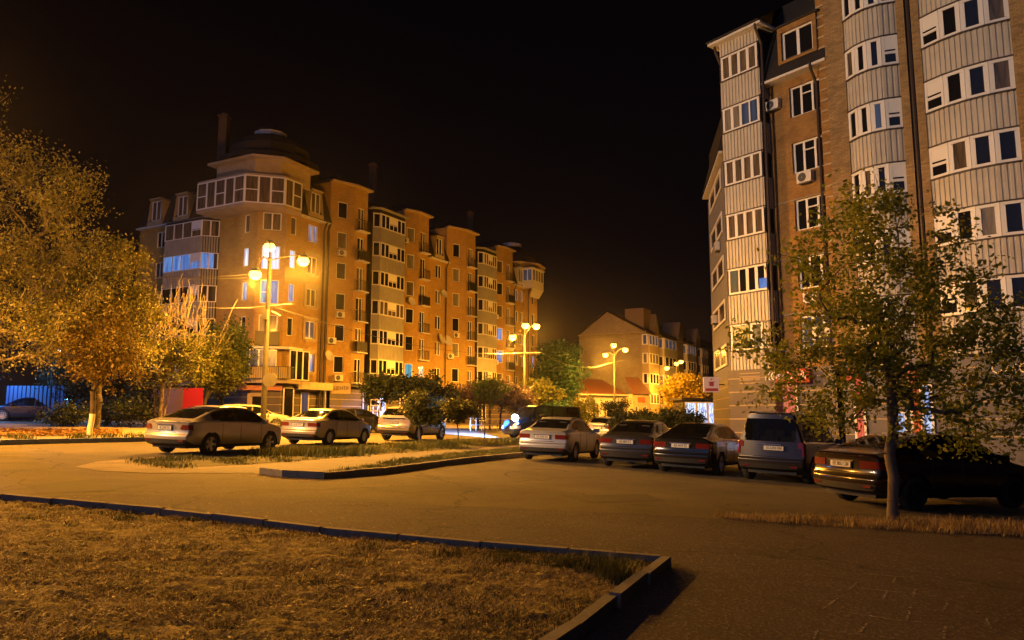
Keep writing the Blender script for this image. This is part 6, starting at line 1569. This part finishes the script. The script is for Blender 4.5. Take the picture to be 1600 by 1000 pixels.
# foreground tree on the right strip
tb = ground(1396, 815); tb.z = gz(tb.x, tb.y)
tree('linden_tree', 'leafy young tree with grey trunk in the foreground on the dry grass strip, right', tb, 5.8, 2.7,
     [(-.1, 0, 4.1, 1.6, 1.3, 1.6), (.7, 0, 3.0, 2.1, 1.4, 1.3), (-1.0, 0, 2.4, 1.35, 1.1, 1.1), (1.7, .0, 2.1, 1.45, 1.1, 1.2), (-.05, 0, 5.3, .8, .8, .75), (-1.85, .0, 2.9, .75, .7, .5), (-.2, -.5, 1.5, 1.3, .8, .6), (2.5, 0, 1.8, .9, .9, .8)], 520, 20000, .078, 'leaf_linden', 'bark', .088, 11, spread=.13, tip=.0045, step=.32, up=.18, jag=.14, limb0=.5, lean=(.14, 0))
# big birch at far left
tree('birch_tree', 'very tall drooping tree filling the upper left edge', gb(-38, 31), 16, 4.5,
     [(-.6, 0, 8.2, 4.6, 4, 5.0), (-2.2, 0, 12, 2.6, 2.2, 3.4), (2.0, 0, 9.2, 2.3, 2, 3.0), (3.6, 0, 5.6, 2.6, 2.2, 2.6), (.5, 0, 4.3, 4.6, 3, 2.0)], 620, 42000, .12, 'leaf_birch', 'bark_pale', .28, 21, spread=.30, step=.8, droop=.8, shape='quad', aspect=.55, up=.25, jag=.1)
tree('birch_tree', 'tall green tree right behind the drooping one at the left edge', gb(150, 37), 11.5, 3.5,
     [(0, 0, 7.0, 2.5, 2.2, 3.0), (1.1, 0, 5.0, 2.3, 2.2, 2.2), (-1.6, 0, 5.0, 2.2, 2, 2.4)], 330, 20000, .16, 'leaf_birch', 'bark_dark', .2, 22, spread=.28, step=.8, droop=.5, shape='quad', aspect=.6, up=.25)
tree('roadside_tree', 'slender tree with rust coloured leaves and whitewashed trunk base at the street kerb', gb(143, 30.6), 5.5, 1.9,
     [(.1, 0, 3.9, 1.5, 1.3, 1.7), (.8, 0, 2.9, 1.2, 1.1, .9)], 210, 7000, .12, 'leaf_rust', 'bark_dark', .10, 23, spread=.2, whitewash=1.1, step=.5, shape='quad', aspect=.7)
tree('multistem_tree', 'tree with several stems, bare whip-like top and orange green leaves below', gb(250, 43.5), 9.6, 2.6,
     [(.0, 0, 5.4, 2.2, 1.8, 1.9), (1.0, 0, 3.9, 2.2, 1.8, 1.7), (-1.0, 0, 3.8, 1.8, 1.6, 1.6)], 380, 6500, .15, 'leaf_sumac', 'bark', .12, 24, spread=.22, stems=4, bare=5.2, whips=150, step=.6, shape='quad', aspect=.6, up=.05, fan=.35, whitewash=.6, tip=.016)
tree('bushy_tree', 'dense yellow green tree between the bare-topped tree and the corner tower', gb(318, 52), 6.2, 1.6,
     [(0, 0, 4.3, 1.9, 1.8, 1.8), (1.1, 0, 3.5, 1.3, 1.4, 1.3)], 230, 12000, .17, 'leaf_sumac', 'bark_dark', .12, 25, spread=.26, shape='quad', aspect=.6, step=.7)
tree('bushy_tree', 'dark green tree at the foot of the corner tower', gb(345, 56), 8, 1.8, [(0, 0, 5.1, 1.9, 1.8, 2.6)], 160, 8000, .22, 'leaf_green', 'bark_dark', .13, 26, spread=.3, shape='quad', aspect=.6, step=.8)
tree('bushy_tree', 'dark evergreen tree behind the whitewashed trunk, lit blue from below', gb(112, 47), 5, 1.0, [(0, 0, 3.0, 2.0, 1.6, 1.6), (2.6, 0, 2.6, 1.9, 1.5, 1.6)], 170, 9000, .2, 'leaf_dark', 'bark_dark', .13, 27, spread=.3, shape='quad', aspect=.5, step=.8)
for px_, Y_, h_, w_, lb, sd in ((168, 44, 1.5, 1.5, 'low dark bush right of the blue fence', 31), (205, 43, 1.7, 1.4, 'dark bush between the whitewashed and the multi-stem tree', 32), (226, 45, 3.0, 1.0, 'tall narrow dark bush beside the multi-stem tree', 33), (100, 41, 1.2, 1.2, 'low bush beside the blue lit parked car', 34)):
    tree('shrub', lb, gb(px_, Y_), h_, .25, [(0, 0, h_*.55, w_, w_*.8, h_*.5)], 60, 3000, .12, 'leaf_dark', 'bark_dark', .04, sd, cat='shrub', group='bushes under the left trees', spread=.2, shape='quad', aspect=.6)
# young trees on the verge
tree('young_tree', 'young tree with feathery yellow green leaves in front of the suv', gb(656, 33.6), 2.6, .95, [(0, 0, 1.65, .95, .8, .68), (.35, 0, 1.25, .8, .7, .45)], 110, 2900, .17, 'leaf_sumac', 'bark', .035, 41, group='young trees on the verge', spread=.13, step=.3, aspect=.38, tip=.006)
tree('young_tree', 'smaller feathery young tree just right of the suv', gb(716, 35.6), 2.2, .9, [(0, 0, 1.55, .95, .8, .5)], 80, 2200, .17, 'leaf_sumac', 'bark', .03, 42, group='young trees on the verge', spread=.13, step=.3, aspect=.38, tip=.006)
mb = MB(); b = gb(757, 36.5); mb.tube([b-Vector((0, 0, .1)), b+Vector((.02, 0, 1.7))], .025, 6); mb.tube([b+Vector((-.05, 0, 1.2)), b+Vector((.07, 0, 1.2))], .012, 5); tag(mb.build('stake', M['bark'], origin=tuple(b)), 'thin wooden stake standing in the verge grass right of the young trees', 'stake')
# clipped round-headed trees before the shops
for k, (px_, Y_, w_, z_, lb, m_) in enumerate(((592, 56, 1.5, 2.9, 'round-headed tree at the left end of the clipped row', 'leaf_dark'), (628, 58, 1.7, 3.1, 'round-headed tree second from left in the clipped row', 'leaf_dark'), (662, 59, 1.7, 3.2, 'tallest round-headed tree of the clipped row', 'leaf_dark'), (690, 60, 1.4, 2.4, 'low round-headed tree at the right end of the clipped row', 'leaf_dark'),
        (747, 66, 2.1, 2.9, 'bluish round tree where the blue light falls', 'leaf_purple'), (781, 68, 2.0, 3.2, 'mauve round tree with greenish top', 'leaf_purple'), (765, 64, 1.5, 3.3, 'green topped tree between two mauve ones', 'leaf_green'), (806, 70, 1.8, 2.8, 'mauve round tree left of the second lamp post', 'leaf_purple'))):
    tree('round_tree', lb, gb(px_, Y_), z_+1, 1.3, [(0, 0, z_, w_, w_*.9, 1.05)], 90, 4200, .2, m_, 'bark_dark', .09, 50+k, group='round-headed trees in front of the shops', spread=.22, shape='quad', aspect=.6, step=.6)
tree('maple_tree', 'yellow green tree behind the second lamp post at the end of the orange building', gb(838, 84), 5.4, 1.2, [(0, 0, 3.4, 2.6, 2.2, 1.7), (-1.4, 0, 2.8, 2.0, 2, 1.5)], 150, 8000, .3, 'leaf_sumac', 'bark_dark', .14, 61, spread=.4, shape='quad', aspect=.6, step=.8)
tree('dark_tree', 'tall blue green tree in the gap between the buildings', gb(877, 100), 12, 2.4, [(0, 0, 7.4, 3.2, 2.6, 3.6), (-1.0, 0, 4.0, 3.6, 3, 2.0)], 210, 13000, .38, 'leaf_teal', 'bark_dark', .22, 62, spread=.5, shape='quad', aspect=.6, step=1.1)
tree('yellow_tree', 'brilliant golden yellow tree under the distant three-lamp post', gb(1069, 98), 8.5, 1.8, [(0, 0, 4.6, 3.0, 2.4, 2.4), (1.0, 0, 3.8, 2.9, 2.4, 1.8)], 230, 11000, .34, 'leaf_yellow', 'bark_dark', .18, 63, spread=.45, shape='quad', aspect=.6, step=1.0)
for k, (px_, Y_, w_, z_, lb, m_) in enumerate(((961, 52, .95, 1.9, 'small dark tree standing above the silver estate car', 'leaf_dark'), (1000, 50, 1.1, 1.35, 'dark shrub right of the silver estate car', 'leaf_dark'), (1030, 48, 1.3, 1.3, 'wide dark shrub in the middle of the far bushes', 'leaf_green'), (1058, 47, 1.2, 1.45, 'tallest shrub of the far bushes, in front of the yellow tree', 'leaf_dark'), (1082, 46, .7, 1.2, 'last small shrub of the far bushes beside the blue white kiosk', 'leaf_dark'), (975, 44, .8, .95, 'low round shrub hiding the back of the silver estate car', 'leaf_dark'))):
    tree('shrub', lb, gb(px_, Y_), z_+.6, .5, [(0, 0, z_, w_, w_*.8, .75)], 70, 2600, .15, m_, 'bark_dark', .05, 70+k, cat='shrub', group='shrubs beyond the car park', spread=.18, shape='quad', aspect=.55, step=.4)
tree('shrub', 'yellow lit shrub in front of the white annex', gb(914, 86), 3.4, .5, [(0, 0, 2.1, 1.6, 1.2, 1.5)], 70, 3200, .28, 'leaf_sumac', 'bark_dark', .06, 80, cat='shrub', spread=.3, shape='quad', aspect=.35, droop=.8)
tree('shrub', 'dark bush at the foot of the blue green tree', gb(868, 80), 2.6, .4, [(0, 0, 1.5, 2.4, 1.6, 1.2)], 70, 3000, .26, 'leaf_teal', 'bark_dark', .06, 81, cat='shrub', spread=.3, shape='quad', aspect=.5)
# ------------------------------------------------------------ fence, shelter, blue lamp at the far left
mat('fence_blue', (.03, .06, .17), .5); mat('cloth_red', (.30, .008, .022), .6); mat('hoarding', (.22, .13, .15), .7)
fb = empty('sheet_metal_fence', gb(70, 46.5), 'blue corrugated metal fence panel behind the dark cars at the far left', 'fence')
a, b = at(8, 640, 46.5), at(100, 640, 46.5); mb = MB(); corrugated(mb, a, b, gz(a.x, a.y), gz(a.x, a.y)+2.1, .25, .05); mb.build('panel', M['fence_blue'], fb)
mb = MB(); c = at(78, 622, 46.3); mb.tube([(c.x, c.y, gz(c.x, c.y)), (c.x, c.y, gz(c.x, c.y)+4.0)], .05, 6); mb.build('post', M['iron'], fb)
hb_ = empty('hoarding', gb(275, 50), 'dull mauve hoarding with a bright red banner behind the beige liftback', 'hoarding')
a, b, c = at(236, 640, 52), at(285, 640, 50), at(316, 640, 49.5); z_ = gz(a.x, a.y)
for (p, q, m_, h_, nm) in ((a, b, 'hoarding', 2.3, 'panel'), (b, c, 'cloth_red', 2.25, 'banner')):
    mb = MB(); mb.prism([(p.x, p.y), (q.x, q.y), (q.x-.02, q.y+.08), (p.x-.02, p.y+.08)], z_-.1, z_+h_); mb.build(nm, M[m_], hb_)
bl_ = lamp('park_lamp', gb(128, 50), [at(92, 548, 50)], 'small cold white lamp glimpsed through the left trees', 2600, glow='lamp_glow_white', pole_r=(.05, .04), color=(.08, .42, 1.0), gr=.10, group='cold white lamps among the left trees')
lamp('park_lamp', gb(215, 54), [at(200, 590, 53)], 'cold white lamp glimpsed left of the multi-stem tree', 200, glow='lamp_glow_white', pole_r=(.05, .04), color=(.5, .7, 1.0), gr=.12, group='cold white lamps among the left trees')
b_ = bpy.data.objects.new('cold_light', bpy.data.lights.new('cold_light', 'POINT')); col.objects.link(b_); b_.parent = bl_; b_.location = Vector((-3.5, -6.5, 3.0)); b_.data.energy = 1700; b_.data.color = (.06, .35, 1.0); b_.data.shadow_soft_size = .2  # bare light without a fixture, added to tint the parked cars blue
# low fence rails between road and shops
rf_ = empty('low_fence', gb(780, 62), 'low pale metal fence along the far side of the street', 'fence'); mb = MB()
a, b = gb(735, 60), gb(800, 66)
for k in range(9):
    p = a.lerp(b, k/8); mb.tube([p, p+Vector((0, 0, 1.0))], .04, 5)
for z_ in (.45, .95): mb.tube([a+Vector((0, 0, z_)), b+Vector((0, 0, z_))], .03, 5)
mb.build('rail', M['white_trim'], rf_)
st_ = empty('steel_rack', gb(586, 55), 'small white steel rack beside the clipped trees', 'rack'); mb = MB(); p = gb(586, 55)
for dx in (-.32, .32): mb.tube([p+Vector((dx, 0, 0)), p+Vector((dx, 0, 2.1))], .04, 5)
for z_ in (.9, 1.3, 1.7, 2.1): mb.tube([p+Vector((-.32, 0, z_)), p+Vector((.32, 0, z_))], .03, 5)
mb.build('frame', M['white_trim'], st_)
# ------------------------------------------------------------ thin mist volume added to imitate the lens glow round the lamps
hz = bpy.data.materials.new('halo_mist'); hz.use_nodes = True; n = hz.node_tree.nodes; l = hz.node_tree.links; n.remove(n['Principled BSDF'])
pv = n.new('ShaderNodeVolumePrincipled'); pv.inputs['Density'].default_value = .00028; pv.inputs['Color'].default_value = (.9, .85, .8, 1); pv.inputs['Anisotropy'].default_value = .96
l.new(pv.outputs[0], n['Material Output'].inputs['Volume'])
mb = MB(); mb.box((0, 85, 15), (320, 270, 50)); o = mb.build('halo_mist', hz); tag(o, kind='stuff')
sc.cycles.volume_bounces = 0; sc.cycles.volume_step_rate = 4
